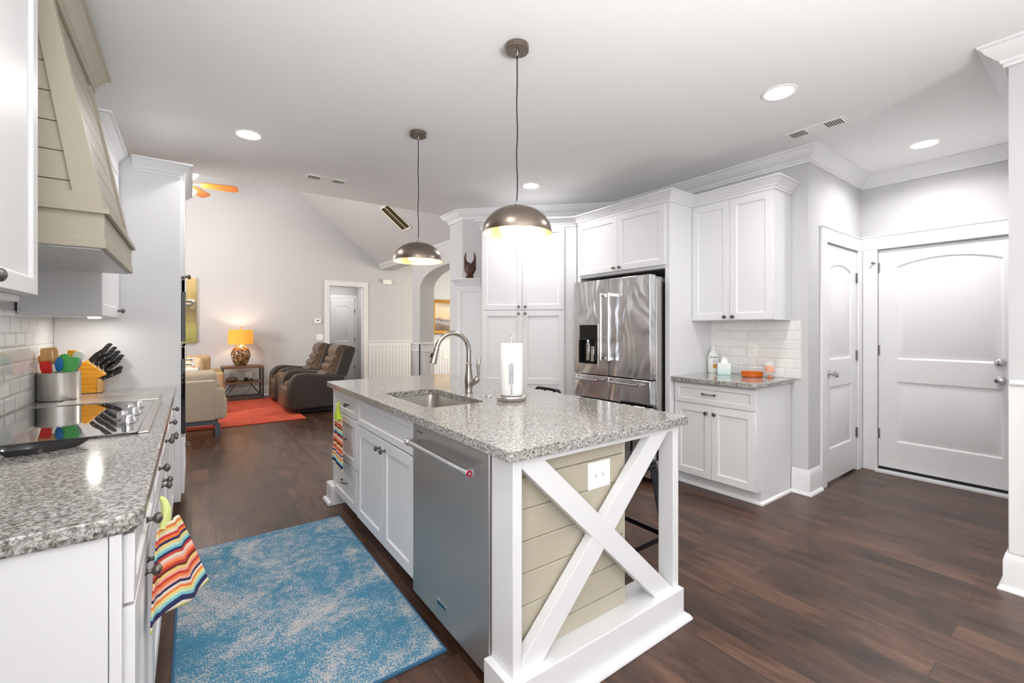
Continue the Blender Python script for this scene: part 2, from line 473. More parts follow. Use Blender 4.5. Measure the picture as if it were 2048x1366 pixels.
def make_blue_rug():
    m, nt, p = new_mat('blue_distressed_rug')
    v = coords(nt)
    big = noise(nt, v, 3.2, 5, .62, .9)
    fine = noise(nt, coords(nt, (1, .6, 1)), 190, 3, .7)
    mid = noise(nt, v, 26, 4, .6)
    add = nt.nodes.new('ShaderNodeMath'); add.operation = 'MULTIPLY_ADD'; add.inputs[1].default_value = 1.5
    nt.links.new(fine, add.inputs[0]); nt.links.new(big, add.inputs[2])
    add2 = nt.nodes.new('ShaderNodeMath'); add2.operation = 'MULTIPLY_ADD'; add2.inputs[1].default_value = .45
    nt.links.new(mid, add2.inputs[0]); nt.links.new(add.outputs[0], add2.inputs[2])
    r = ramp(nt, [(.0, sr(52, 108, 140)), (.46, sr(72, 126, 152)), (.50, sr(112, 146, 164)), (.55, sr(176, 174, 174)), (1, sr(206, 192, 184))])
    mr = nt.nodes.new('ShaderNodeMapRange'); mr.inputs['From Min'].default_value = .85; mr.inputs['From Max'].default_value = 2.15
    nt.links.new(add2.outputs[0], mr.inputs['Value']); nt.links.new(mr.outputs[0], r.inputs[0])
    nt.links.new(r.outputs[0], p.inputs['Base Color'])
    p.inputs['Roughness'].default_value = .95; p.inputs['Specular IOR Level'].default_value = .1
    bump(nt, p, fine, .5, .002)
    return m
M['bluerug'] = make_blue_rug()
M['rugedge'] = mat('blue_rug_binding', sr(52, 98, 132), .95, bump=.5, bscale=300)
def make_red_rug():
    m, nt, p = new_mat('coral_red_rug')
    v = coords(nt)
    a = noise(nt, v, 60, 4, .6); b = noise(nt, v, 4, 3, .5)
    r = ramp(nt, [(.3, sr(196, 72, 50)), (.6, sr(226, 102, 74)), (.9, sr(236, 142, 106))]); nt.links.new(a, r.inputs[0])
    r2 = ramp(nt, [(.35, (.8, .72, .7, 1)), (.65, (1, 1, 1, 1))]); nt.links.new(b, r2.inputs[0])
    nt.links.new(mixc(nt, r.outputs[0], r2.outputs[0], 1, 'MULTIPLY'), p.inputs['Base Color'])
    p.inputs['Roughness'].default_value = .95
    bump(nt, p, a, .5, .004)
    return m
M['redrug'] = make_red_rug()

def make_towel(name, seed=0):
    """zigzag knitted stripes; object x across, object z down from the hanging loop"""
    m, nt, p = new_mat(name)
    tc = nt.nodes.new('ShaderNodeTexCoord'); sp = nt.nodes.new('ShaderNodeSeparateXYZ'); nt.links.new(tc.outputs['UV'], sp.inputs[0])
    def mth(op, a, b=None, c=None):
        n = nt.nodes.new('ShaderNodeMath'); n.operation = op
        for i, x in enumerate((a, b, c)):
            if x is None: continue
            if hasattr(x, 'links'): nt.links.new(x, n.inputs[i])
            else: n.inputs[i].default_value = x
        return n.outputs[0]
    pp = mth('PINGPONG', sp.outputs['X'], .25)
    am = mth('MULTIPLY', mth('SUBTRACT', 1.0, sp.outputs['Y']), .30)
    t = mth('ADD', sp.outputs['Y'], mth('MULTIPLY', pp, am))
    fz = noise(nt, tc.outputs['UV'], 60, 2)
    t = mth('ADD', t, mth('MULTIPLY', mth('SUBTRACT', fz, .5), .012))
    W = sr(236, 226, 204); RD = sr(206, 62, 50); OR = sr(238, 130, 70); PK = sr(244, 176, 160); YL = sr(240, 214, 130)
    BL = sr(126, 196, 206); NV = sr(44, 44, 92); LG = sr(200, 226, 196); CR = sr(240, 224, 170); DB = sr(110, 40, 34); GR = sr(212, 218, 120)
    seq = [GR, W, NV, NV, BL, LG, YL, OR, W, NV, PK, OR, RD, PK, YL, DB, RD, OR, PK, W, RD, NV, BL, LG, YL, NV, OR, RD, W, YL, OR, W]
    r = ramp(nt, [(i/len(seq), c) for i, c in enumerate(seq)], 'CONSTANT')
    nt.links.new(t, r.inputs[0]); nt.links.new(r.outputs[0], p.inputs['Base Color'])
    p.inputs['Roughness'].default_value = .95
    kn = noise(nt, tc.outputs['UV'], 220, 2); bump(nt, p, kn, .6, .002)
    return m
M['towel'] = make_towel('zigzag_striped_knit')

def make_speckle(name):
    m, nt, p = new_mat(name)
    v = coords(nt)
    vo = nt.nodes.new('ShaderNodeTexVoronoi'); vo.inputs['Scale'].default_value = 55; vo.inputs['Randomness'].default_value = 1; nt.links.new(v, vo.inputs['Vector'])
    bw = nt.nodes.new('ShaderNodeRGBToBW'); nt.links.new(vo.outputs['Color'], bw.inputs[0])
    r = ramp(nt, [(0, sr(70, 48, 32)), (.35, sr(128, 92, 54)), (.55, sr(180, 132, 70)), (.68, sr(222, 206, 168)), (.8, sr(60, 44, 36))], 'CONSTANT')
    nt.links.new(bw.outputs[0], r.inputs[0]); nt.links.new(r.outputs[0], p.inputs['Base Color'])
    p.inputs['Roughness'].default_value = .2
    bump(nt, p, vo.outputs['Distance'], .5, .006)
    return m
M['speckle'] = make_speckle('mosaic_glass_lamp_base')
def make_bamboo_block():
    m, nt, p = new_mat('honey_maple_block')
    a = noise(nt, coords(nt, (1, 6, 30), rot=(0, R(42), 0)), 3.5, 5, .6, .4)
    r = ramp(nt, [(.3, sr(214, 138, 28)), (.7, sr(244, 176, 50))]); nt.links.new(a, r.inputs[0]); nt.links.new(r.outputs[0], p.inputs['Base Color'])
    p.inputs['Roughness'].default_value = .35
    return m
M['maple'] = make_bamboo_block()
def make_landscape(name, stops, axis='Z', lo=0, hi=1, sc=6):
    m, nt, p = new_mat(name)
    tc = nt.nodes.new('ShaderNodeTexCoord'); sp = nt.nodes.new('ShaderNodeSeparateXYZ'); nt.links.new(tc.outputs['Object'], sp.inputs[0])
    mr = nt.nodes.new('ShaderNodeMapRange'); mr.inputs['From Min'].default_value = lo; mr.inputs['From Max'].default_value = hi; nt.links.new(sp.outputs[axis], mr.inputs['Value'])
    n = noise(nt, tc.outputs['Object'], sc, 6, .65, .5)
    a = nt.nodes.new('ShaderNodeMath'); a.operation = 'MULTIPLY_ADD'; a.inputs[1].default_value = .55; nt.links.new(n, a.inputs[0]); nt.links.new(mr.outputs[0], a.inputs[2])
    s2 = nt.nodes.new('ShaderNodeMath'); s2.operation = 'SUBTRACT'; s2.inputs[1].default_value = .27; nt.links.new(a.outputs[0], s2.inputs[0])
    r = ramp(nt, stops); nt.links.new(s2.outputs[0], r.inputs[0]); nt.links.new(r.outputs[0], p.inputs['Base Color'])
    p.inputs['Roughness'].default_value = .6
    return m
M['paintA'] = make_landscape('green_meadow_canvas', [(0, sr(140, 140, 74)), (.25, sr(168, 162, 92)), (.42, sr(136, 116, 76)), (.55, sr(100, 92, 66)), (.7, sr(176, 156, 96)), (1, sr(206, 182, 130))], 'Z', 0, 1.2, 9)
M['paintB'] = make_landscape('stormy_coast_canvas', [(0, sr(90, 66, 56)), (.2, sr(120, 98, 84)), (.32, sr(170, 170, 176)), (.4, sr(110, 92, 92)), (.5, sr(214, 190, 156)), (.8, sr(224, 204, 172)), (1, sr(160, 150, 140))], 'Z', -.37, .38, 5)
def make_pillow():
    m, nt, p = new_mat('medallion_print_fabric')
    v = coords(nt)
    vo = nt.nodes.new('ShaderNodeTexVoronoi'); vo.inputs['Scale'].default_value = 8; vo.inputs['Randomness'].default_value = .1; nt.links.new(v, vo.inputs['Vector'])
    w = nt.nodes.new('ShaderNodeMath'); w.operation = 'SINE'; ml = nt.nodes.new('ShaderNodeMath'); ml.operation = 'MULTIPLY'; ml.inputs[1].default_value = 32
    nt.links.new(vo.outputs['Distance'], ml.inputs[0]); nt.links.new(ml.outputs[0], w.inputs[0])
    r = ramp(nt, [(.3, sr(232, 214, 180)), (.55, sr(190, 130, 90)), (.8, sr(216, 180, 140))]); nt.links.new(w.outputs[0], r.inputs[0]); nt.links.new(r.outputs[0], p.inputs['Base Color'])
    p.inputs['Roughness'].default_value = .9
    return m
M['print'] = make_pillow()
def make_throw():
    m, nt, p = new_mat('red_white_navy_print')
    v = coords(nt)
    vo = nt.nodes.new('ShaderNodeTexVoronoi'); vo.inputs['Scale'].default_value = 16; nt.links.new(v, vo.inputs['Vector'])
    bw = nt.nodes.new('ShaderNodeRGBToBW'); nt.links.new(vo.outputs['Color'], bw.inputs[0])
    r = ramp(nt, [(0, sr(40, 48, 70)), (.4, sr(226, 220, 210)), (.6, sr(196, 50, 40)), (.75, sr(90, 110, 140))], 'CONSTANT'); nt.links.new(bw.outputs[0], r.inputs[0]); nt.links.new(r.outputs[0], p.inputs['Base Color'])
    p.inputs['Roughness'].default_value = .9
    return m
M['throw'] = make_throw()

# ================================================================== the room
CZ = 2.743
def wall(name, boxes, m='wall', label=None):
    mb = MB()
    for b in boxes: mb.box(*b)
    return struct(mb.build(name, M[m]), label)
struct(MB().box(-4.2, 8, -3.4, 13.5, -.06, 0).build('floor', M['floor']))
struct(MB().box(-1.2, 6.2, -3.4, 5.0, CZ, CZ+.12).build('ceiling', M['ceil']))
wall('wall_left', [(-.82, -.70, -3.4, -2.5, 0, CZ), (-.82, -.70, .1, 5.0, 0, CZ), (-.82, -.70, -2.5, .1, 0, .8), (-.82, -.70, -2.5, .1, 2.25, CZ)])
mb = MB()
for y in (-2.5, -1.22, .06): mb.box(-.80, -.72, y, y+.04, .8, 2.25)
for z in (.8, 1.5, 2.21): mb.box(-.80, -.72, -2.5, .1, z, z+.04)
struct(mb.build('added_window_3', M['trim']))  # unseen window added so light reaches the island from the left
wall('wall_left_return', [(-4.1, -.82, 4.88, 5.0, 0, 4.4)])
wall('wall_fridge_side', [(3.95, 4.07, 1.45, 3.6, 0, CZ)])
mb = MB(); mb.prism([(3.95, 3.38), (2.655, 4.675), (2.655, 5.0), (3.62, 5.0), (4.07, 3.6)], 0, CZ); struct(mb.build('wall_corner_diagonal', M['wall']))
# closet wall with its door opening
DX0, DX1, DZ = 4.28, 5.04, 2.035
wall('wall_closet', [(4.07, DX0, 1.45, 1.57, 0, CZ), (DX0, DX1, 1.45, 1.57, DZ, CZ), (DX1, 5.15, 1.45, 1.57, 0, CZ)])
EY0, EY1 = .40, 1.322
wall('wall_entry', [(5.15, 5.30, EY1, 1.57, 0, CZ), (5.15, 5.30, EY0, EY1, 2.045, CZ), (5.15, 5.30, .24, EY0, 0, CZ)])
wall('wall_right', [(3.33, 3.45, -3.4, .33, 0, CZ)])
wall('wall_hall', [(3.45, 5.30, .21, .33, 0, CZ)])
# wall behind the photographer with a wide window opening added to let in light
wall('wall_back', [(-.82, -.5, -3.4, -3.25, 0, CZ), (3.1, 3.45, -3.4, -3.25, 0, CZ), (-.5, 3.1, -3.4, -3.25, 0, .2), (-.5, 3.1, -3.4, -3.25, 2.5, CZ)])
mb = MB()
for x in (-.5, .7, 1.9, 3.04): mb.box(x, x+.06, -3.38, -3.27, .2, 2.5)
for z in (.2, 1.3, 2.44): mb.box(-.5, 3.1, -3.38, -3.27, z, z+.05)
struct(mb.build('added_window_1', M['trim']))  # frame of the unseen window added as a light source
# living room
FY = 10.0
LX0, LX1, LZ = 2.40, 3.13, 2.255
wall('wall_far', [(-4.1, LX0, FY, FY+.12, 0, 5.2), (LX0, LX1, FY, FY+.12, LZ, 5.2), (LX1, 7.2, FY, FY+.12, 0, 5.2)])
wall('wall_living_left', [(-4.1, -4.0, 5.0, 5.3, 0, 4.6), (-4.1, -4.0, 6.9, 10, 0, 4.6), (-4.1, -4.0, 5.3, 6.9, 0, .5), (-4.1, -4.0, 5.3, 6.9, 3.1, 4.6)])
mb = MB()
for y in (5.3, 6.07, 6.84): mb.box(-4.1, -4.02, y, y+.06, .5, 3.1)
for z in (.5, 1.8, 3.05): mb.box(-4.1, -4.02, 5.3, 6.9, z, z+.05)
struct(mb.build('added_window_2', M['trim']))  # unseen window added to light the living room
wall('wall_gable', [(-4.1, 3.6, 4.9, 5.0, CZ+.12, 5.2)])
# vaulted ceiling, slope falling towards the arch wall
mb = MB(); mb.prism([(1.35, 4.487), (3.50, 2.775), (3.62, 2.68), (3.62, 2.85), (1.35, 4.66)], 5.0, 10.0, 'y'); struct(mb.build('ceiling_slope', M['wall']))
mb = MB(); mb.prism([(-4.1, 4.487), (1.35, 4.487), (1.35, 4.66), (-4.1, 4.66)], 5.0, 10.0, 'y'); struct(mb.build('ceiling_living', M['ceil']))
# arch wall (plane X=3.5) : pier, arch, header over the cased opening
arch = [(5.0, 0), (5.57, 0), (5.57, 2.06)]
for k in range(1, 24):
    a = PI - PI*k/24
    arch.append((6.678+1.108*math.cos(a), 2.06+.36*math.sin(a)**.9))
arch += [(7.786, 2.06), (7.786, 0), (8.136, 0), (8.136, 2.68), (10.0, 2.68), (10.0, 2.79), (5.0, 2.79)]
mb = MB(); mb.prism(arch, 3.50, 3.79, 'x'); struct(mb.build('wall_arch', M['wall']))
# dining room behind the arch
wall('wall_dining', [(7.1, 7.2, 5.0, 6.3, 0, 2.75), (7.1, 7.2, 8.7, 10, 0, 2.75), (7.1, 7.2, 6.3, 8.7, 0, .4), (7.1, 7.2, 6.3, 8.7, 2.6, 2.75), (3.62, 7.2, 4.9, 5.0, 0, 2.75)])
struct(MB().box(3.62, 7.2, 4.9, 10, 2.75, 2.85).build('ceiling_dining', M['ceil']))
# passage behind the living room door opening
wall('wall_passage', [(2.2, 2.80, 11.6, 11.7, 0, 2.6), (2.80, 3.42, 11.6, 11.7, 2.09, 2.6), (3.42, 3.6, 11.6, 11.7, 0, 2.6), (2.1, 2.22, 10.12, 11.7, 0, 2.6), (3.46, 3.56, 10.12, 11.6, 0, 2.6)])
struct(MB().box(2.1, 3.6, 10.12, 11.8, 2.6, 2.7).build('ceiling_passage', M['ceil']))

# ---------------- crown, baseboards, casings
CROWN = [(0, 0), (.10, 0), (.10, -.012), (.088, -.018), (.075, -.04), (.045, -.068), (.03, -.078), (.026, -.092), (.016, -.096), (.016, -.112), (0, -.112)]
BASE = [(0, 0), (.036, 0), (.036, .006), (.03, .018), (.018, .026), (.018, .15), (.014, .165), (.012, .178), (.004, .195), (0, .195)]
CCAB = [(0, -.09), (.010, -.09), (.010, -.072), (.018, -.066), (.022, -.055), (.040, -.034), (.056, -.016), (.068, -.012), (.068, 0), (0, 0)]
def trim(name, path, prof, z, m='trim', closed=False):
    return struct(MB().molding(path, prof, z, closed).build(name, M[m], ang=20))
trim('trim_crown_kitchen', [(2.9, 5.0), (2.655, 4.99), (2.655, 4.675), (3.95, 3.38), (3.95, 1.45), (5.15, 1.45), (5.15, .33), (3.33, .33), (3.33, -3.2)][::1], CROWN, CZ)
trim('trim_crown_left', [(-.70, -3.2), (-.70, 1.6)], CROWN, CZ)
trim('trim_crown_arch_wall', [(3.50, 10.0), (3.50, 5.0)], CROWN, 2.90-.02)
trim('baseboard_fridge_side', [(3.95, 1.565), (3.95, 1.45), (4.165, 1.45)], BASE, 0)
trim('baseboard_hall', [(5.15, .33), (3.33, .33), (3.33, -3.2)], BASE, 0)
trim('baseboard_far', [(-4.0, FY), (LX0-.115, FY)], BASE, 0)
trim('baseboard_far_right', [(LX1+.115, FY), (7.1, FY)], BASE, 0)
trim('baseboard_arch', [(3.79, 7.786), (3.50, 7.786), (3.50, 8.136), (3.79, 8.136)][::-1], BASE, 0)
def casing(name, mbox, w=.095, t=.02):
    mb = MB()
    for b in mbox: mb.box(*b)
    return struct(mb.build(name, M['trim'], bev=.004))
# closet casing (on plane Y=1.45, facing -Y)
casing('trim_closet_casing', [(DX0-.105, DX0+.004, 1.43, 1.45, 0, DZ+.005), (DX1-.004, DX1+.09, 1.43, 1.45, 0, DZ+.005), (DX0-.105, 5.15, 1.43, 1.45, DZ+.005, DZ+.125), (DX0-.11, 5.15, 1.424, 1.45, DZ+.118, DZ+.132),
       (DX0, DX0+.012, 1.45, 1.57, 0, DZ), (DX1-.012, DX1, 1.45, 1.57, 0, DZ)])
casing('trim_entry_casing', [(5.13, 5.15, EY1-.002, EY1+.108, 0, 2.05), (5.13, 5.15, EY0-.06, EY0+.004, 0, 2.05), (5.13, 5.15, .34, 1.43, 2.05, 2.17), (5.124, 5.15, .34, 1.43, 2.163, 2.18), (5.09, 5.148, EY0-.03, EY1+.01, 0, .024)])
casing('trim_far_casing', [(LX0-.10, LX0, FY-.025, FY, 0, LZ), (LX1, LX1+.10, FY-.025, FY, 0, LZ), (LX0-.10, LX1+.10, FY-.025, FY, LZ, LZ+.11), (LX0-.11, LX1+.11, FY-.035, FY, LZ+.105, LZ+.12),
       (LX0, LX0+.015, FY, FY+.12, 0, LZ), (LX1-.015, LX1, FY, FY+.12, 0, LZ)])
casing('trim_passage_casing', [(2.72, 2.80, 11.58, 11.6, 0, 2.09), (3.42, 3.46, 11.58, 11.6, 0, 2.09), (2.72, 3.46, 11.58, 11.6, 2.09, 2.18), (3.44, 3.46, 10.75, 10.85, 0, 2.1), (3.44, 3.46, 10.12, 10.75, 2.02, 2.1)])
# wainscot, beadboard on the far wall
mb = MB(); x = LX1+.11
mb.box(x, 7.1, FY-.012, FY, .19, 1.0)
while x < 7.05:
    mb.box(x+.003, x+.077, FY-.02, FY-.012, .19, .98); x += .08
mb.box(LX1+.10, 7.1, FY-.026, FY, .93, 1.03); mb.box(LX1+.10, 7.1, FY-.045, FY, 1.02, 1.045)
struct(mb.build('trim_wainscot_far', M['trim'], bev=.002))
# panelled wainscot wrapping the arch pier
mb = MB()
mb.box(3.478, 3.50, 7.764, 8.158, 0, 1.03); mb.box(3.478, 3.79, 7.764, 7.786, 0, 1.03); mb.box(3.478, 3.79, 8.136, 8.158, 0, 1.03)
mb.molding([(3.79, 8.158), (3.478, 8.158), (3.478, 7.764), (3.79, 7.764)][::1], [(0, 0), (.022, 0), (.022, .02), (.012, .028), (0, .034)], 1.03)
mb.box(3.462, 3.478, 7.82, 7.84, .3, .9); mb.box(3.462, 3.478, 8.08, 8.10, .3, .9); mb.box(3.462, 3.478, 7.82, 8.10, .88, .9)
mb.box(3.56, 3.575, 7.750, 7.764, .3, .9); mb.box(3.70, 3.715, 7.750, 7.764, .3, .9); mb.box(3.56, 3.715, 7.750, 7.764, .885, .9)
struct(mb.build('trim_wainscot_arch', M['trim'], bev=.002))
# panelled wainscot on the near right wall
mb = MB(); mb.box(3.316, 3.33, -3.2, .33, .19, 1.04)
mb.molding([(3.316, .326), (3.316, -3.2)], [(0, 0), (.010, 0), (.014, .012), (.008, .028), (0, .03)], 1.03)
y = .27
while y > -3:
    for b in ((3.304, 3.316, y-.02, y, .27, .97), (3.304, 3.316, y-.72, y-.70, .27, .97), (3.304, 3.316, y-.72, y, .95, .97), (3.304, 3.316, y-.72, y, .27, .29)): mb.box(*b)
    y -= .82
struct(mb.build('trim_wainscot_right', M['trim'], bev=.004))
# tile backsplashes (their texture runs in object space: y along, z up)
struct(MB().box(-.70, -.692, 0.2, 3.88, .914, 1.40).build('wall_backsplash_left', M['tile']))
struct(MB().box(3.94, 3.95, 1.50, 2.25, .914, 1.385).build('wall_backsplash_right', M['tile']))

# ---------------- panel doors
def panel_door(name, W, H, loc, rotz, panels, knob, hinges, dead=False, t=.035):
    """slab with sunk-and-raised panels, front facing local -y, x from 0 to W"""
    root = MB().box(0, W, 0, t, 0, H)
    o = None
    mb = MB(); yf = -.012
    xs0, xs1 = panels[0][0], panels[0][1]
    mb.box(0, xs0, yf, 0.001, 0, H); mb.box(xs1, W, yf, 0.001, 0, H)
    zs = sorted([(p[2], p[3]) for p in panels])
    prev = 0
    for i, (a, b) in enumerate(zs):
        mb.box(xs0, xs1, yf, 0.001, prev, a); prev = b
    # arched top rail
    a0, a1 = xs0, xs1; zt = zs[-1][1]; rise = .055*(a1-a0)/.57
    def archpts(x0, x1, z, rs, n=14):
        return [(x0+(x1-x0)*i/n, z-rs+rs*math.sin(PI*(.0+i/n))**.8) for i in range(n+1)]
    top = archpts(a0, a1, zt, rise)
    mb.prism([(a0, H)] + [(x, z) for x, z in top] + [(a1, H)], yf, 0.001, 'y')
    for (x0, x1, z0, z1) in panels:
        is_top = abs(z1-zt) < 1e-6
        def outl(d):
            if is_top: tp = archpts(x0+d, x1-d, z1-d*.9, rise*(1-d*.8/(x1-x0)))
            else: tp = [(x0+d, z1-d), (x1-d, z1-d)]
            return [(x0+d, z0+d)] + tp + [(x1-d, z0+d)]
        r0 = [(x, yf, z) for x, z in outl(0)]; r1 = [(x, yf+.010, z) for x, z in outl(.014)]
        r2 = [(x, yf+.010, z) for x, z in outl(.03)]; r3 = [(x, yf+.002, z) for x, z in outl(.055)]
        mb.loft([r0, r1, r2, r3], False, True)
    for v in root.bm.verts: pass
    # join slab and face into one mesh
    me = bpy.data.meshes.new('tmp'); root.bm.to_mesh(me); mb.bm.from_mesh(me); root.bm.free(); bpy.data.meshes.remove(me)
    d = mb.build(name, M['trim'])
    d.location = loc; d.rotation_euler = (0, 0, R(rotz)); struct(d)
    kx, kz = knob
    k = MB(); k.lathe([(.032, 0), (.032, .006), (.026, .010), (.012, .012), (.011, .032), (.02, .038), (.028, .05), (.029, .062), (.022, .072), (0, .075)], (kx, yf, kz), (0, -1, 0), 24)
    k.build('door_knob', M['chrome'], d)
    if dead:
        k = MB(); k.lathe([(.034, 0), (.034, .008), (.026, .018), (.014, .024), (0, .025)], (kx, yf, kz+.14), (0, -1, 0), 24); k.box(kx-.004, kx+.004, yf-.034, yf-.022, kz+.128, kz+.152)
        k.build('deadbolt', M['chrome'], d)
    for hx, hz in hinges:
        k = MB(); k.cyl((hx, yf-.008, hz-.045), (hx, yf-.008, hz+.045), .0065, seg=10); k.box(hx-.016, hx+.016, yf-.003, yf, hz-.045, hz+.045)
        k.build('hinge', M['hingem'], d)
    return d
# closet door: faces -Y, hinges on the right
W1 = DX1-DX0-.03
d1 = panel_door('door_1', W1, 2.02, (DX0+.015, 1.462, .02), 0, [(.095, W1-.12, .27, .80), (.095, W1-.12, 1.03, 1.86)], (.07, .915), [(W1+.004, .33), (W1+.004, 1.05), (W1+.004, 1.77)])
# entry door: faces -X  (local x runs towards -Y)
W2 = EY1-EY0-.01
d2 = panel_door('door_2', W2, 1.99, (5.172, EY1-.004, .05), -90, [(.13, W2-.13+.0, .24, .79), (.13, W2-.13, .99, 1.89)], (W2-.15, .86), [(-.004, .30), (-.004, 1.07), (-.004, 1.83)], dead=True)
MB().box(0, W2, -.006, .03, -.026, 0).build('door_gap_shade', M['dark'], d2)  # dark strip standing in for the shaded gap under the door
k = MB(); k.lathe([(.006, 0), (.006, .05), (.012, .052), (.012, .062)], (-.004, -.014, 1.87), (-.5, -1, .1), 10); k.build('door_stop', M['hingem'], d2)
d3 = panel_door('door_3', .60, 2.06, (2.81, 11.61, .012), 0, [(.12, .48, .27, .80), (.12, .48, 1.0, 1.9)], (.06, .95), [(.6, .33), (.6, 1.05), (.6, 1.77)])
d4 = panel_door('door_4', .58, 2.0, (3.475, 10.72, .012), -90, [(.11, .47, .27, .80), (.11, .47, 1.0, 1.86)], (.52, .95), [])

area_light('passage_fill', (2.9, 10.9, 2.55), (0, 0, 0), .3, .3, 9, (1, .97, .93))  # unseen lamp added to brighten the dark passage

# ================================================================== cabinets
def knob_mb(x, y, z, r=.0155):
    k = MB(); k.lathe([(.009, 0), (.009, .003), (.0055, .006), (.0055, .014), (.011, .018), (r, .024), (r, .028), (.012, .033), (.008, .0335), (.006, .036), (0, .037)], (x, y, z), (0, -1, 0), 20)
    return k
def pull_mb(x, y, z, w=.10, vertical=False):
    """twisted bow pull between two rosettes"""
    k = MB()
    pts = []; n = 14
    for i in range(n+1):
        t = i/n; pts.append((x-w/2+w*t, y-.014-.012*math.sin(PI*t), z + .002*math.sin(6*PI*t)))
    k.tube(pts, [.0035+.0018*abs(math.sin(4*PI*i/n)) for i in range(n+1)], 8)
    for sx in (-1, 1):
        k.lathe([(.009, 0), (.009, .003), (.005, .006), (.005, .017), (.007, .019), (0, .021)], (x+sx*w/2, y, z), (0, -1, 0), 12)
    return k
def cab_door(t, x0, x1, z0, z1, knob=None, mat='cab', kind='door', rail=.055, handle='knob', g=.0015, proj=.02):
    d = MB().shaker(x0+g, x1-g, z0+g, z1-g, 0, proj, rail).build(kind, M[mat], t, bev=.0015, bs=1, ang=25)
    if knob:
        if handle == 'knob': knob_mb(knob[0], -proj, knob[1]).build('knob', M['pewter'], d)
        else: pull_mb(knob[0], -proj, knob[1]).build('handle', M['pewter'], d)
    return d

# ---- left run of base cabinets (front X=-.12, faces +X); local x = Y - y0, local y = -.12 - X
def left_base(y0, y1, label, near=False, far=False):
    t = thing('base_cabinet', label, 'cabinet', (-.12, y0, 0), 90)
    W = y1-y0
    mb = MB()
    mb.box(0.001, W-.001, .0, .568, .10, .875)
    mb.box(0.001 if not near else .06, W-.001, .07, .568, 0, .10)
    if near:
        mb.box(.0, .02, .0, .575, .0, .875) if False else None
        mb.prism([(.0, .0), (.0, .875), (-.0, .875)], 0, 0) if False else None
    mb.build('body', M['cab'], t, bev=.0015)
    return t, W
t, W = left_base(1.262, 1.86, 'white base cabinet ending the left counter, its plain side panel facing the camera', near=True)
mb = MB(); mb.box(-.012, 0, .022, .568, .0, .875); mb.box(-.016, 0, 0, .02, 0, .875); mb.build('side_panel', M['cab'], t, bev=.002)
cab_door(t, .0, W, .715, .868, (W/2, .79), kind='drawer', rail=.035)
cab_door(t, .0, W/2, .115, .71, (W/2-.04, .665)); cab_door(t, W/2, W, .115, .71, (W/2+.04, .665))
t, W = left_base(1.86, 2.86, 'white base cabinet under the near half of the cooktop')
cab_door(t, 0, W/2, .715, .868, (W/4, .79), kind='drawer', rail=.035); cab_door(t, W/2, W, .715, .868, (3*W/4, .79), kind='drawer', rail=.035)
cab_door(t, .0, W/2, .115, .71, (W/2-.04, .665)); cab_door(t, W/2, W, .115, .71, (W/2+.04, .665))
t, W = left_base(2.86, 3.878, 'white base cabinet beside the tall oven cabinet')
cab_door(t, 0, W/2, .715, .868, (W/4, .79), kind='drawer', rail=.035); cab_door(t, W/2, W, .715, .868, (3*W/4, .79), kind='drawer', rail=.035)
cab_door(t, .0, W/2, .115, .71, (W/2-.04, .665)); cab_door(t, W/2, W, .115, .71, (W/2+.04, .665))

def slab_top(name, outline, z0, z1, label, hole=None, bev=.007):
    """stone top with an optional cut out"""
    bm = bmesh.new(); loops = [outline] + ([hole] if hole else [])
    edges = []
    for lp in loops:
        vs = [bm.verts.new((x, y, z1)) for x, y in lp]
        edges += [bm.edges.new((vs[i], vs[(i+1) % len(vs)])) for i in range(len(vs))]
    r = bmesh.ops.triangle_fill(bm, edges=edges, use_beauty=True)
    fs = [f for f in bm.faces]
    e = bmesh.ops.extrude_face_region(bm, geom=fs)
    for v in [g for g in e['geom'] if isinstance(g, bmesh.types.BMVert)]: v.co.z = z0
    mb = MB(); mb.bm.free(); mb.bm = bm
    o = mb.build(name, M['granite'], bev=bev, bs=3)
    o.modifiers['bevel'].angle_limit = R(50)
    return tag(o, label, 'countertop')
slab_top('stone_countertop', [(-.69, 3.878), (-.69, 1.238), (-.135, 1.238), (-.110, 1.243), (-.094, 1.258), (-.087, 1.282), (-.085, 1.31), (-.085, 3.878)], .877, .914,
         'long speckled grey granite countertop on the left holding the cooktop')

# ---- cooktop
t = thing('cooktop', 'black glass electric cooktop with stainless strips and five chrome knobs', 'cooktop', (-.40, 2.66, .9145))
mb = MB(); mb.box(-.265, .235, -.465, .465, 0, .008); mb.build('glass', M['cooktop'], t, bev=.002)
for a_, b_ in ((.235, .268), (-.275, -.265)): MB().box(a_, b_, -.470, .470, 0, .009).build('metal_strip', M['steel'], t, bev=.002)
mb = MB(); mb.box(-.115, .255, .50, .79, 0, .010); mb.box(-.155, -.05, .50, .70, 0, .0095); mb.build('vent_lid', M['steel'], t, bev=.003)
for i, (dx, dy) in enumerate(((.205, -.245), (.18, -.13), (.205, -.02), (.18, .09), (.205, .2))):
    mb = MB(); mb.lathe([(.026, 0), (.026, .004), (.021, .006), (.019, .03), (.017, .034), (0, .035)], (dx-.02, dy, .008), (0, 0, 1), 24); mb.box(dx-.023, dx-.017, dy-.018, dy+.018, .03, .048)
    mb.build('control_knob', M['chrome'], t, bev=.001)

# ---- hood
t = thing('range_hood', 'taupe shiplap range hood tapering up to a crown with a steel insert below', 'range hood', (-.70, 2.61, 1.6))
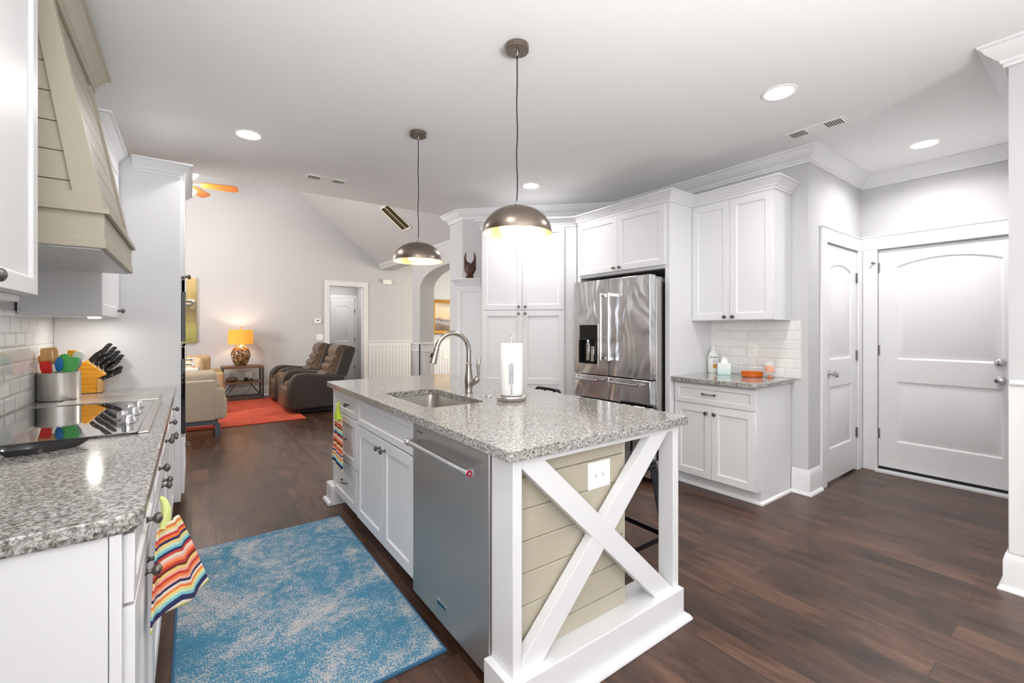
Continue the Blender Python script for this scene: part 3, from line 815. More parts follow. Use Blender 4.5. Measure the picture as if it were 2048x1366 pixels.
# band
mb = MB(); mb.prism([(-.70+.015, 2.165), (-.255, 2.165), (-.255, 3.055), (-.685, 3.055)], 1.635, 1.735); mb.prism([(-.685, 2.16), (-.25, 2.16), (-.25, 3.06), (-.685, 3.06)], 1.603, 1.64)
mb.build('band', M['taupe'], t, bev=.003, world=True)
zb, ztp = 1.735, 2.54
lo = dict(x=-.264, y0=2.178, y1=3.042); hi = dict(x=-.415, y0=2.178, y1=3.042)
def hoodpt(f, u, z, out=0.0):
    s_ = (z-zb)/(ztp-zb)
    x1 = lo['x']+(hi['x']-lo['x'])*s_; ya = lo['y0']+(hi['y0']-lo['y0'])*s_; yb = lo['y1']+(hi['y1']-lo['y1'])*s_
    if f == 'near': return (-.692+(x1+.692+out)*u if False else -.692+(x1+.692)*u, ya-out, z)
    if f == 'far': return (-.692+(x1+.692)*u, yb+out, z)
    return (x1+out, ya+(yb-ya)*u, z)
mb = MB()
mb.loft([[(-.692, lo['y0']+.01, zb), (lo['x']-.025, lo['y0']+.015, zb), (lo['x']-.025, lo['y1']-.015, zb), (-.692, lo['y1']-.01, zb)],
         [(-.692, hi['y0']+.01, ztp), (hi['x']-.025, hi['y0']+.015, ztp), (hi['x']-.025, hi['y1']-.015, ztp), (-.692, hi['y1']-.01, ztp)]])
mb.build('core', M['taupe'], t, world=True)
mb = MB()
def slabq(q, n, th):
    q = [Vector(p) for p in q]; n = Vector(n)
    mb.loft([[p for p in q], [p+n*th for p in q]])
nb = 8
for f, n in (('near', (0, -1, 0)), ('front', (1, 0, .18)), ('far', (0, 1, 0))):
    for i in range(nb):
        za = zb+(ztp-zb)*i/nb+.0015; zc = zb+(ztp-zb)*(i+1)/nb-.0025
        slabq([hoodpt(f, .0, za, -.009), hoodpt(f, 1.0, za, -.009), hoodpt(f, 1.0, zc, -.009), hoodpt(f, 0, zc, -.009)], Vector(n).normalized(), .009)
mb.build('shiplap_boards', M['taupe'], t, world=True)
mb = MB()
for f, n in (('near', (0, -1, 0)), ('front', (1, 0, .18)), ('far', (0, 1, 0))):
    nn = Vector(n).normalized()
    wdt = .155 if f != 'front' else .08
    sides = ((1-wdt, 1.0),) if f != 'front' else ((-.012, wdt), (1-wdt, 1.012))
    for u0, u1 in sides: slabq([hoodpt(f, u0, zb), hoodpt(f, u1, zb), hoodpt(f, u1, ztp), hoodpt(f, u0, ztp)], nn, .010)
    ua, ub = (wdt, 1-wdt) if f == 'front' else (0, 1-wdt)
    slabq([hoodpt(f, ua, zb), hoodpt(f, ub, zb), hoodpt(f, ub, zb+.065), hoodpt(f, ua, zb+.065)], nn, .0100)
mb.molding([(-.692, 3.058), (-.252, 3.058), (-.252, 2.162), (-.692, 2.162)][::-1], [(0, 0), (.012, 0), (.012, .018), (-.02, .018)], 1.728)
mb.build('corner_trim', M['taupe'], t, world=True)
mb = MB(); mb.molding([(-.692, 2.168), (-.405, 2.168), (-.405, 3.052), (-.692, 3.052)], [(o*.95, h*1.2) for o, h in CCAB] , 2.62)
mb.box(-.692, -.406, 2.169, 3.051, 2.51, 2.619)
mb.build('crown_molding', M['taupe'], t, world=True, ang=20)
mb = MB(); mb.box(-.68, -.268, 2.178, 3.042, 1.598, 1.606); mb.build('steel_insert', M['insert'], t, bev=.002, world=True)
MB().cyl((-.44, 2.55, 1.595), (-.44, 2.55, 1.599), .006).build('screw', M['chrome'], t, world=True)
mb = MB()
mb.box(-.66, -.52, 2.25, 2.97, 1.592, 1.5985); mb.build('filter', M['insert'], t, world=True)

# ---- near upper cabinet, left
t = thing('upper_cabinet', 'white wall cabinet at the near left edge with two pewter knobs', 'cabinet', (-.39, .95, 1.41), 90)
mb = MB(); mb.box(0, .945, 0, .30, 0, 1.0); mb.box(0, .93, .015, .30, -.02, 0); mb.build('body', M['cab'], t, bev=.002)
cab_door(t, 0, .475, 0, .93, (.455, .022), rail=.045); cab_door(t, .475, .945, 0, .93, (.515, .022), rail=.045)
mb = MB(); mb.molding([(.0, 0), (.945, 0), (.945, .30)], CCAB, 1.05); mb.build('crown_molding', M['cab'], t, ang=20)
# ---- far upper cabinet, left
t = thing('upper_cabinet', 'small white wall cabinet between the hood and the tall oven cabinet', 'cabinet', (-.405, 3.165, 1.385), 90)
mb = MB(); mb.box(0, .712, 0, .285, 0, 1.0); mb.build('body', M['cab'], t, bev=.002)
cab_door(t, 0.01, .706, 0, .99, (.64, .045), rail=.06)
mb = MB(); mb.molding([(0, .285), (0, 0), (.705, 0)], CCAB, 1.07); mb.box(.002, .705, .002, .285, 1.0, 1.07); mb.build('crown_molding', M['cab'], t, ang=20)
mb = MB(); mb.cyl((.485, .07, -.008), (.485, .07, 0), .03); mb.build('puck_light', M['led'], t)
area_light('undercabinet_light', (-.474, 3.65, 1.37), (0, 0, 0), .05, .05, .8, (1, .95, .88), 'DISK')

# ---- tall oven cabinet
t = thing('oven_cabinet', 'tall white oven cabinet with flat side panel at the end of the left counter', 'cabinet', (-.06, 3.88, 0), 90)
mb = MB(); mb.box(0, .78, 0, .632, .10, 2.44); mb.box(0.02, .76, .07, .632, 0, .10); mb.build('body', M['cab'], t, bev=.002)
cab_door(t, .01, .39, 1.685, 2.36, (.35, 1.72)); cab_door(t, .39, .77, 1.685, 2.36, (.43, 1.72))
cab_door(t, .01, .77, .15, .55, (.39, .42), kind='drawer', handle='pull')
mb = MB(); mb.molding([(0, .26), (0, 0), (.78, 0), (.78, .632)], CCAB, 2.463); mb.box(.002, .778, .002, .63, 2.40, 2.46); mb.build('crown_molding', M['cab'], t, ang=20)
def wall_oven(name, label, z0, z1, hz):
    o = thing(name, label, 'oven', (-.06, 3.88, z0), 90)
    mb = MB(); mb.box(.02, .76, -.025, -.001, 0, z1-z0); mb.build('front', M['blackgloss'], o, bev=.003)
    mb = MB(); mb.box(.02, .76, -.028, -.001, z1-z0-.09, z1-z0); mb.build('control_panel', M['steel'], o, bev=.002)
    mb = MB(); mb.tube([(.08, -.07, hz-z0), (.70, -.07, hz-z0)], .010, 12)
    for x in (.09, .69): mb.cyl((x, -.07, hz-z0), (x, -.026, hz-z0), .008)
    mb.build('handle', M['steel'], o); return o
wall_oven('microwave_oven', 'black built-in microwave in the tall oven cabinet', 1.225, 1.665, 1.52)
wall_oven('wall_oven', 'black built-in wall oven below the microwave in the tall cabinet', .57, 1.19, 1.06)

# ================================================================== island
IX, IY = .89, 3.50      # carcass front plane X, far end Y ; local x = IY - Y, local y = X - IX
t = thing('kitchen_island', 'white kitchen island with X-braced end frame and taupe shiplap end', 'kitchen island', (IX, IY, 0), -90)
ln = IY-1.27
mb = MB()
mb.box(0, 1.488, 0, .60, .10, .66); mb.box(0, 1.488, .09, .60, 0, .10)
mb.box(0, 1.488, 0, .02, .66, .876); mb.box(0, .02, .02, .60, .66, .876); mb.box(1.47, 1.488, .02, .60, .66, .876)
mb.box(0, ln, .585, .60, 0.02, .876); mb.box(ln-.02, ln, .03, .60, 0.0, .876)
mb.build('body', M['cab'], t, bev=.0015)
# near X frame, built in world coordinates
mb = MB()
mb.box(.868, .906, 1.19, 1.32, .1415, .8755)                       # near left post and stile
mb.box(1.766, 1.807, 1.19, 1.268, .1415, .8755)                    # right post
mb.box(.9065, 1.7655, 1.191, 1.268, .849, .8755)
mb.build('end_frame', M['cab'], t, bev=.002, world=True)
mb = MB(); mb.box(.841, 1.805, 1.16, 1.33, 0, .141)
mb.molding([(.841, 1.33), (.841, 1.16), (1.805, 1.16), (1.805, 1.33)], [(0, 0), (.028, 0), (.028, .008), (.02, .022), (0, .028)], 0)
mb.build('plinth', M['cab'], t, bev=.003, world=True)
mb = MB(); mb.box(.842, 1.805, 3.44, 3.60, 0, .141); mb.molding([(.842, 3.44), (.842, 3.60), (1.805, 3.60), (1.805, 3.44)][::-1], [(0, 0), (.024, 0), (.024, .008), (.018, .022), (0, .028)], 0)
mb.build('plinth', M['cab'], t, bev=.003, world=True)
def brace(pts, y0, y1):
    m = MB(); m.prism(pts, y0, y1, 'y'); m.build('brace', M['cab'], t, bev=.0015, world=True)
brace([(.906, .849), (1.01, .849), (1.766, .141), (1.766, .138), (1.64, .138), (.906, .838)][::1], 1.192, 1.232)
brace([(.906, .141), (1.0, .141), (1.73, .849), (1.606, .849), (.906, .180)], 1.1935, 1.2335)
mb = MB()
mb.box(1.766, 1.807, 3.50, 3.57, .141, .876); mb.box(.88, 1.807, 3.50, 3.57, .845, .876); mb.box(.885, .93, 3.50, 3.57, .141, .876)
mb.prism([(.93, .845), (1.03, .845), (1.766, .141), (1.66, .141)], 3.505, 3.545, 'y'); mb.prism([(.93, .141), (1.03, .141), (1.766, .845), (1.66, .845)], 3.506, 3.546, 'y')
mb.build('end_frame', M['cab'], t, bev=.002, world=True)
# shiplap near end
mb = MB(); mb.box(.93, 1.498, 1.256, 1.27, .141, .849)
z = .141-.045
while z < .85:
    a, b = max(z+.0015, .142), min(z+.113, .848)
    if b > a+.01: mb.box(.907, 1.50, 1.247, 1.257, a, b)
    z += .1145
mb.box(1.488, 1.503, 1.246, 1.262, .141, .849)
mb.build('shiplap_panel', M['taupe'], t, bev=.0015, bs=1, world=True)
# shiplap on the seating side
mb = MB(); z = .10
while z < .86:
    mb.box(1.49, 1.50, 1.27, 3.50, z+.0015, min(z+.113, .876)); z += .1145
mb.build('shiplap_panel', M['taupe'], t, world=True)
# far drawers stack
cab_door(t, .0, .575, .715, .862, (.40, .795), kind='drawer', rail=.035)
cab_door(t, .0, .575, .385, .709, (.30, .55), kind='drawer', rail=.05, handle='pull')
cab_door(t, .0, .575, .10, .379, (.30, .245), kind='drawer', rail=.05, handle='pull')
cab_door(t, .585, 1.488, .695, .862, None, kind='false_drawer', rail=.035)
cab_door(t, .585, 1.061, .095, .688, (1.022, .635)); cab_door(t, 1.061, 1.488, .095, .688, (1.10, .635))
# ---- dishwasher
dw = thing('dishwasher', 'stainless steel dishwasher with bar handle built into the island', 'dishwasher', (.862, 2.004, 0), -90)
mb = MB(); mb.box(.004, .675, .0, .035, .055, .868); mb.build('door', M['steeldw'], dw, bev=.006, bs=3)
mb = MB(); mb.box(.012, .67, .036, .08, .05, .86); mb.build('tub', M['dark'], dw)
mb = MB(); mb.box(.05, .115, -.0008, .001, .83, .834); mb.build('vent_slot', M['dark'], dw)
mb = MB(); mb.tube([(.075, -.052, .79), (.60, -.052, .79)], .013, 16)
mb.tube([(.060, -.052, .79), (.085, -.052, .79)], .0155, 16); mb.tube([(.595, -.052, .79), (.625, -.052, .79)], .0155, 16)
for x in (.073, .610): mb.box(x-.011, x+.011, -.05, .002, .777, .803)
hd = mb.build('handle', M['chrome'], dw, bev=.001)
mb = MB(); mb.cyl((.6251, -.052, .79), (.627, -.052, .79), .0125); mb.build('medallion', M['burgundy'], hd)
mb = MB(); mb.cyl((.627, -.052, .79), (.6285, -.052, .79), .0045); mb.build('medallion_centre', M['chrome'], hd)
mb = MB(); mb.box(.265, .355, -.0035, .001, .125, .152); bd = mb.build('badge', M['chrome'], dw, bev=.001)
text_part('lettering', 'KitchenAid', .0165, M['dark'], bd, Matrix.Translation((.310, -.0038, .1385)) @ Matrix.Rotation(R(90), 4, 'X'))
WM[bd.name] = wm(dw)
# ---- island top, sink
slab_top('stone_countertop', rrect(.832, 1.852, 1.158, 3.565, .028, 4), .877, .914, 'speckled grey granite island countertop with an undermount sink cut into it',
         hole=rrect(.968, 1.312, 2.045, 2.70, .05, 5))
t = thing('sink', 'stainless steel undermount sink in the island', 'sink', (1.14, 2.37, .69))
mb = MB(); rings = []
for (ins, z, rr) in ((-.012, .8762, .05), (0, .8762, .05), (.004, .80, .055), (.008, .72, .06), (.03, .692, .07), (.10, .687, .03)):
    rings.append([(x, y, z) for x, y in rrect(.964+ins, 1.316-ins, 2.041+ins, 2.704-ins, rr, 6)])
mb.loft(rings, False, True); mb.build('basin', M['steel'], t, world=True)
mb = MB(); mb.lathe([(.045, 0), (.045, .004), (.03, .002), (.0, .001)], (1.14, 2.37, .688)); mb.build('drain', M['chrome'], t, world=True)
# ---- faucet
t = thing('faucet', 'brushed nickel pull-down gooseneck kitchen faucet with side lever', 'faucet', (1.41, 2.405, .9145))
mb = MB(); mb.lathe([(.024, 0), (.025, .006), (.023, .012), (.0245, .04), (.0265, .07), (.025, .10), (.020, .135), (.017, .165), (.017, .172), (.0205, .175), (.0205, .182), (.016, .185)], (0, 0, 0), seg=28)
mb.build('faucet_body', M['nickel'], t)
mb = MB(); pts = [(0, 0, .18), (0, 0, .23), (0, 0, .262)]
for k in range(1, 17):
    a = PI*k/16*.94; pts.append((-.112+.112*math.cos(a), .0, .262+.112*math.sin(a)))
mb.tube(pts, .0148, 16); mb.build('spout', M['nickel'], t)
e = Vector(pts[-1]); dr = (Vector(pts[-1])-Vector(pts[-2])).normalized()
mb = MB(); mb.lathe([(.014, -.004), (.0165, 0), (.0165, .006), (.0155, .01), (.018, .04), (.0225, .085), (.0225, .092), (.016, .094)], e, dr, 20); sh = mb.build('spray_head', M['nickel'], t)
mb = MB(); q = e+dr*.035; mb.bar(q+Vector((-.018, 0, .006)), q+dr*.028+Vector((-.022, 0, .006)), .012, .004, (0, 1, 0)); mb.build('spray_button', M['black'], sh)
mb = MB(); mb.lathe([(.015, 0), (.018, .02), (.0215, .045), (.0205, .062), (.014, .073), (0, .077)], (.004, -.012, .046), (.45, -.6, .66), 18)
mb.build('valve', M['nickel'], t)
mb = MB(); h0 = Vector((.036, -.054, .098))
for q_ in (-.006, .006): mb.tube([h0, h0+Vector((.002+q_*.6, -.002, .03)), h0+Vector((-.003+q_, -.004, .065)), h0+Vector((.003+q_, -.005, .105)), h0+Vector((.008+q_*.5, -.006, .120))], [.007, .0055, .0065, .0085, .005], 12)
mb.build('lever', M['nickel'], t)
o = MB().lathe([(.019, 0), (.019, .003), (.012, .006), (.010, .010), (0, .011)], (1.415, 2.185, .9145)).build('air_switch', M['chrome']); tag(o, 'round chrome air switch button on the island beside the faucet', 'air switch')
# ---- paper towels
px_, py_ = 1.452, 2.005
t = thing('paper_towel_holder', 'steel paper towel holder with tension arm on the island', 'paper towel holder', (px_, py_, .9145))
mb = MB(); ring = []
prof = [(.080, .004), (.083, .008), (.086, .020), (.083, .026), (.070, .028), (0, .028)]
mb.lathe([(.078, 0)]+prof, seg=40); mb.build('base', M['steel'], t)
mb = MB(); mb.cyl((0, 0, .02), (0, 0, .335), .005)
mb.tube([(.011*math.cos(2*PI*i/20)*.78, 0+.011*math.cos(2*PI*i/20)*-.62, .362+.016*math.sin(2*PI*i/20)) for i in range(20)], .0025, 8, closed=True)
mb.build('post', M['chrome'], t)
fd = Vector((-.5876, -.809, 0)); rt = Vector((.809, -.5876, 0))
mb = MB(); a = fd*.078; mb.tube([a+Vector((0, 0, .025)), fd*.078+Vector((0, 0, .15))], .0035, 8); mb.sphere(fd*.078+Vector((0, 0, .155)), .006)
mb.build('tension_arm', M['chrome'], t)
mb = MB(); mb.M = Matrix.Translation(fd*.071+Vector((0, 0, .155))) @ Matrix(((rt.x, fd.x, 0, 0), (rt.y, fd.y, 0, 0), (0, 0, 1, 0), (0, 0, 0, 1)))
mb.prism([(p[0], p[1]) for p in rrect(-.0125, .0125, -.058, .058, .0124, 6)], -.0015, .0015, 'y'); mb.build('pressure_plate', M['plate'], t)
o = MB().lathe([(.02, 0), (.061, .001), (.0625, .004), (.0625, .286), (.061, .289), (.02, .29), (.02, 0)], (px_, py_, .944), seg=40, cap0=False, cap1=False).build('paper_towel_roll', M['paper']); tag(o, 'white roll of paper towels standing on the steel holder', 'paper towel roll')

def outlet(name, label, M4, w, h, duplex=1, horizontal=False):
    """plate centred at origin of M4, facing local -y"""
    t = bpy.data.objects.new(name, None); COL.objects.link(t); t.matrix_world = M4; WM[t.name] = M4.copy(); t.empty_display_size = .02
    t.location = M4.to_translation(); t.rotation_euler = M4.to_euler()
    tag(t, label, 'outlet')
    mb = MB(); mb.box(-w/2, w/2, -.005, 0, -h/2, h/2); mb.build('cover_plate', M['white'], t, bev=.002)
    for s_ in (-1, 1):
        cx, cz = (s_*.021, 0) if horizontal else (0, s_*.021)
        m2 = MB(); m2.prism([(cx+x, cz+z) for x, z in rrect(-.0165, .0165, -.0135, .0135, .011, 4)], -.0065, -.005, 'y'); r_ = m2.build('receptacle', M['white'], t)
        m3 = MB()
        m3.box(cx-.0075, cx-.0055, -.0069, -.006, cz, cz+.008); m3.box(cx+.0055, cx+.0075, -.0069, -.006, cz, cz+.007); m3.cyl((cx, -.0069, cz-.006), (cx, -.006, cz-.006), .0028)
        m3.build('slots', M['dark'], r_)
    return t
outlet('power_outlet', 'white double outlet plate on the taupe shiplap end of the island', Matrix.Translation((1.340, 1.2465, .722)), .128, .108, horizontal=True)
outlet('power_outlet', 'white outlet on the tiled backsplash above the amber dish', Matrix.Translation((3.9395, 1.872, 1.13)) @ Matrix.Rotation(R(-90), 4, 'Z'), .072, .118)

# ---- bar stools
def stool(label, loc, rot):
    t = thing('bar_stool', label, 'bar stool', loc, rot, 'metal bar stools at the island')
    mb = MB(); mb.prism(rrect(-.16, .16, -.16, .16, .05, 4), .585, .60); mb.prism(rrect(-.165, .165, -.165, .165, .05, 4), .56, .585); mb.build('seat', M['gun'], t, bev=.004)
    for sx in (-1, 1):
        for sy in (-1, 1):
            mb = MB(); mb.bar((sx*.135, sy*.135, .575), (sx*.205, sy*.205, 0.0), .042, .016, (sx, -sy, 0)); mb.build('leg', M['gun'], t, bev=.003)
    k = .185
    for (a, b) in (((-k, -k), (k, -k)), ((k, -k), (k, k)), ((k, k), (-k, k)), ((-k, k), (-k, -k))):
        mb = MB(); mb.bar((a[0], a[1], .19), (b[0], b[1], .19), .006, .026); mb.build('footrest_bar', M['gun'], t)
    mb = MB(); pts = []
    for i in range(17):
        a = PI*i/16; pts.append((.16*math.cos(a), .15+.04*math.sin(a), .60+.28*min(1, math.sin(a)*1.7)))
    mb.tube(pts, .011, 10); mb.tube([(-.05, .185, .60), (-.05, .19, .88)], .008, 8); mb.tube([(.05, .185, .60), (.05, .19, .88)], .008, 8); mb.build('backrest', M['gun'], t)
    return t
s1 = stool('dark metal bar stool seen through the X brace at the near end', (1.90, 1.63, 0), -90)
s2 = stool('dark metal bar stool further along behind the island, only its back rail peeking over', (1.90, 2.42, 0), -90)

# ---- rugs
t = thing('area_rug', 'blue and cream distressed runner rug between the counters', 'rug', (.385, 2.41, 0))
MB().box(-.44, .45, -.795, .795, .001, .010).build('rug_pile', M['bluerug'], t)
MB().molding([(-.44, -.795), (-.44, .795), (.45, .795), (.45, -.795)][::-1], [(0, .0005), (.006, .001), (.006, .009), (-.003, .0105)], 0, closed=True).build('binding', M['rugedge'], t)

# ================================================================== fridge wall
t = thing('fridge_surround', 'white two-door cabinet over the fridge with full height side panels', 'cabinet', (3.29, 3.355, 0), -90)
W = 3.355-2.25
mb = MB(); mb.box(0, .045, 0, .655, 0, 1.84); mb.box(W-.045, W, 0, .655, 0, 1.84); mb.box(0, W, 0, .655, 1.84, 2.41); mb.box(.04, W-.04, .62, .655, 0, 1.84); mb.build('body', M['cab'], t, bev=.0015)
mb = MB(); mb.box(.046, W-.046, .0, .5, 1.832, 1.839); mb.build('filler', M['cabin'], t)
cab_door(t, .035, W/2, 1.865, 2.395, (W/2-.035, 1.895)); cab_door(t, W/2, W-.035, 1.865, 2.395, (W/2+.035, 1.895))
mb = MB(); mb.molding([(0.0, 0), (W, 0), (W, .345)], CCAB, 2.49); mb.box(.002, W-.002, .002, .65, 2.41, 2.488); mb.build('crown_molding', M['cab'], t, ang=20)
# ---- fridge
t = thing('refrigerator', 'stainless steel french door refrigerator with water dispenser and two drawers', 'refrigerator', (3.10, 3.206, 0), -90)
FW = .898
mb = MB(); mb.box(.005, FW-.005, .095, .80, .02, 1.745); mb.build('body', M['steel'], t, bev=.004)
mb = MB(); mb.box(.01, FW-.01, .084, .1, .03, 1.74); mb.build('gasket', M['dark'], t)
hw = FW/2-.002
dl = MB().box(0, .063-.0, 0, .082, .885, 1.775)
dl.box(.31, hw, 0, .082, .885, 1.775); dl.box(.063, .31, 0, .082, 1.354, 1.775); dl.box(.063, .31, 0, .082, .885, .98); dl.box(.063, .31, .06, .082, .98, 1.354)
dl = dl.build('door', M['steelh'], t, bev=.0)
mb = MB(); mb.box(.063, .31, .004, .058, 1.215, 1.354); mb.build('dispenser_panel', M['blackgloss'], dl)
mb = MB(); mb.loft([[(.066, .002, .983), (.307, .002, .983), (.307, .002, 1.213), (.066, .002, 1.213)], [(.08, .057, 1.0), (.29, .057, 1.0), (.29, .057, 1.21), (.08, .057, 1.21)]], False, True); mb.build('dispenser_recess', M['black'], dl)
mb = MB(); mb.box(.15, .19, .01, .03, 1.01, 1.18); mb.box(.21, .25, .012, .03, 1.0, 1.15); mb.cyl((.17, .02, 1.18), (.17, .02, 1.215), .012); mb.build('dispenser_paddle', M['chrome'], dl, bev=.004)
mb = MB(); mb.loft([[(x, yy, z) for x, z in ((.055, .972), (.318, .972), (.318, 1.362), (.055, 1.362))] for yy in (.001, -.004)] + [[(x, -.004, z) for x, z in ((.062, .979), (.311, .979), (.311, 1.355), (.062, 1.355))], [(x, .004, z) for x, z in ((.063, .98), (.31, .98), (.31, 1.354), (.063, 1.354))]], False, False); mb.build('dispenser_frame', M['steel'], dl)
drr = MB().box(FW/2+.002, FW, 0, .082, .885, 1.775).build('door', M['steelh'], t, bev=.006, bs=3)
for d_, x in ((dl, hw-.045), (drr, FW/2+.047)):
    mb = MB(); mb.tube([(x, -.06, 1.05), (x, -.06, 1.62)], .0125, 16)
    for z in (1.045, 1.625): mb.tube([(x, -.06, z-.016), (x, -.06, z+.016)], .0155, 14); mb.box(x-.01, x+.01, -.06, .001, z-.012, z+.012)
    mb.build('handle', M['chrome'], d_)
for x0, x1 in ((0, hw), (FW/2+.002, FW)):
    dd = MB().box(x0, x1, 0, .082, .66, .875).build('drawer', M['steelh'], t, bev=.006, bs=3)
    mb = MB(); mb.tube([(x0+.03, -.05, .835), (x1-.10, -.05, .835)], .010, 14)
    for x in (x0+.045, x1-.115): mb.box(x-.008, x+.008, -.05, .001, .827, .843)
    mb.tube([(x1-.112, -.05, .835), (x1-.088, -.05, .835)], .0125, 14)
    hh = mb.build('handle', M['chrome'], dd)
    mb = MB(); mb.cyl((x1-.088, -.05, .835), (x1-.086, -.05, .835), .009); mb.build('medallion', M['burgundy'], hh)
dd = MB().box(0, FW, 0, .082, .06, .65).build('freezer_drawer', M['steelh'], t, bev=.006, bs=3)
mb = MB(); mb.tube([(.06, -.05, .60), (FW-.06, -.05, .60)], .0115, 14)
for x in (.08, FW-.08): mb.box(x-.009, x+.009, -.05, .001, .59, .61)
mb.build('handle', M['chrome'], dd)
mb = MB(); mb.box(FW-.09, FW-.02, .03, .20, 1.745, 1.765); mb.box(.02, .09, .03, .20, 1.745, 1.765); mb.build('hinge_cover', M['grey'], t, bev=.003)
mb = MB(); mb.box(FW-.0051, FW-.0045, .30, .36, 1.70, 1.715); mb.build('rating_label', M['white'], t)

# ---- upper right cabinet
t = thing('upper_cabinet', 'white two-door wall cabinet between fridge and closet wall', 'cabinet', (3.64, 2.248, 1.385), -90)
W = 2.248-1.57
mb = MB(); mb.box(0, W, 0, .305, 0, 1.03); mb.build('body', M['cab'], t, bev=.002)
cab_door(t, .0, W/2, 0.003, 1.005, (W/2-.035, .03)); cab_door(t, W/2, W, 0.003, 1.005, (W/2+.035, .03))
mb = MB(); mb.molding([(0.0, 0), (W, 0), (W, .305)], CCAB, 1.105); mb.box(.002, W-.002, .002, .30, 1.03, 1.103); mb.build('crown_molding', M['cab'], t, ang=20)
# ---- base right cabinet
t = thing('base_cabinet', 'white base cabinet with one drawer and two doors right of the fridge', 'cabinet', (3.362, 2.249, 0), -90)
mb = MB(); mb.box(0, W, 0, .575, .105, .876); mb.box(0, W-.0, .075, .575, 0, .105); mb.build('body', M['cab'], t, bev=.002)
cab_door(t, .012, W, .705, .865, (W/2-.02, .79), kind='drawer', rail=.035, handle='pull')
cab_door(t, .012, W/2, .112, .698, (W/2-.035, .64)); cab_door(t, W/2, W, .112, .698, (W/2+.035, .64))
mb = MB(); mb.molding([(0, .075), (W, .075), (W, .57)], [(0, 0), (.016, 0), (.014, .012), (.006, .02), (0, .022)], 0); mb.build('toe_molding', M['trim'], t)
slab_top('stone_countertop', [(3.94, 1.545), (3.94, 2.248), (3.30, 2.248), (3.30, 1.575), (3.308, 1.553), (3.33, 1.545)], .877, .914, 'short grey granite countertop right of the fridge holding lotion and tissues', bev=.006)

# ---- diagonal pantry   plane X+Y = 6.64, from (2.567,4.073) to (3.205,3.435)
t = thing('pantry_cabinet', 'tall white four-door pantry cabinet set diagonally in the corner', 'cabinet', (2.560, 4.094, 0), -45)
W = .905
mb = MB(); mb.prism([(2.56, 4.094), (3.284, 3.370), (3.90, 3.370), (2.872, 4.406)], .1, 2.41); mb.prism([(2.60, 4.13), (3.32, 3.41), (3.86, 3.40), (2.872, 4.39)], 0, .1); mb.build('body', M['cab'], t, bev=.0015, world=True)
cab_door(t, 0.01, W/2, 1.52, 2.40, (W/2-.035, 1.552)); cab_door(t, W/2, W-.005, 1.52, 2.40, (W/2+.035, 1.552))
cab_door(t, 0.01, W/2, .115, 1.512, (W/2-.035, 1.48)); cab_door(t, W/2, W-.005, .115, 1.512, (W/2+.035, 1.48))
for x0, x1 in ((0.01, W/2), (W/2, W-.005)):
    mb = MB(); mb.box(x0+.056, x1-.056, -.02, -.010, .725, .785); mb.build('mid_rail', M['cab'], t, bev=.0015)
mb = MB(); mb.molding([(0, .4), (0, 0), (W+.115, 0)], CCAB, 2.49); mb.box(.002, W+.1, .002, .40, 2.41, 2.488); mb.build('crown_molding', M['cab'], t, ang=20)
# ---- low white cabinet end with the eagle
t = thing('cabinet_column', 'narrow white crown-topped cabinet end left of the pantry', 'cabinet', (2.457, 4.443, 0), -45)
W = .30
mb = MB(); mb.box(0, W, 0, .27, .0, 1.80); mb.build('body', M['cab'], t, bev=.003)
MB().shaker(.0, W-.003, .02, 1.78, 0, .012, .04).build('end_panel', M['cab'], t, bev=.0015)
mb = MB(); mb.molding([(0, .27), (0, -.01), (W-.02, -.01)], [(o*.95, h*1.2) for o, h in CCAB], 1.885); mb.box(0.002, W-.002, -.008, .27, 1.78, 1.884); mb.build('crown_molding', M['cab'], t, ang=20)
# eagle figurine
t = thing('eagle_figurine', 'dark carved wooden eagle with raised wings on top of the white cabinet end', 'figurine', (2.60, 4.41, 1.886), -40)
mb = MB(); mb.lathe([(.050, 0), (.055, .012), (.045, .03), (.040, .05), (.02, .06)], seg=12); mb.build('rock_base', M['eagle'], t)
mb = MB(); mb.tube([(0, 0, .045), (.004, 0, .08), (0, -.004, .13), (-.006, -.01, .165), (-.014, -.03, .185)], [.03, .050, .048, .030, .015], 12); mb.tube([(-.014, -.03, .186), (-.018, -.056, .176)], [.010, .001], 8); mb.build('body', M['eagle'], t)
for s_ in (-1, 1):
    mb = MB()
    for k in range(9):
        a = k/8; hh = .10*(1-.55*abs(a-.35))
        p0 = Vector((s_*.015, .008, .075+.012*k)); p1 = p0+Vector((s_*(.030+.012*a), .004, .02+.035*a)); p2 = p1+Vector((s_*(.022-.034*a), .002, .03+hh*(.35+.65*a)))
        mb.tube([p0, p1, (p1+p2)/2+Vector((s_*.006, 0, 0)), p2], [.012, .015, .011, .003], 7)
    mb.build('wing', M['eagle'], t)

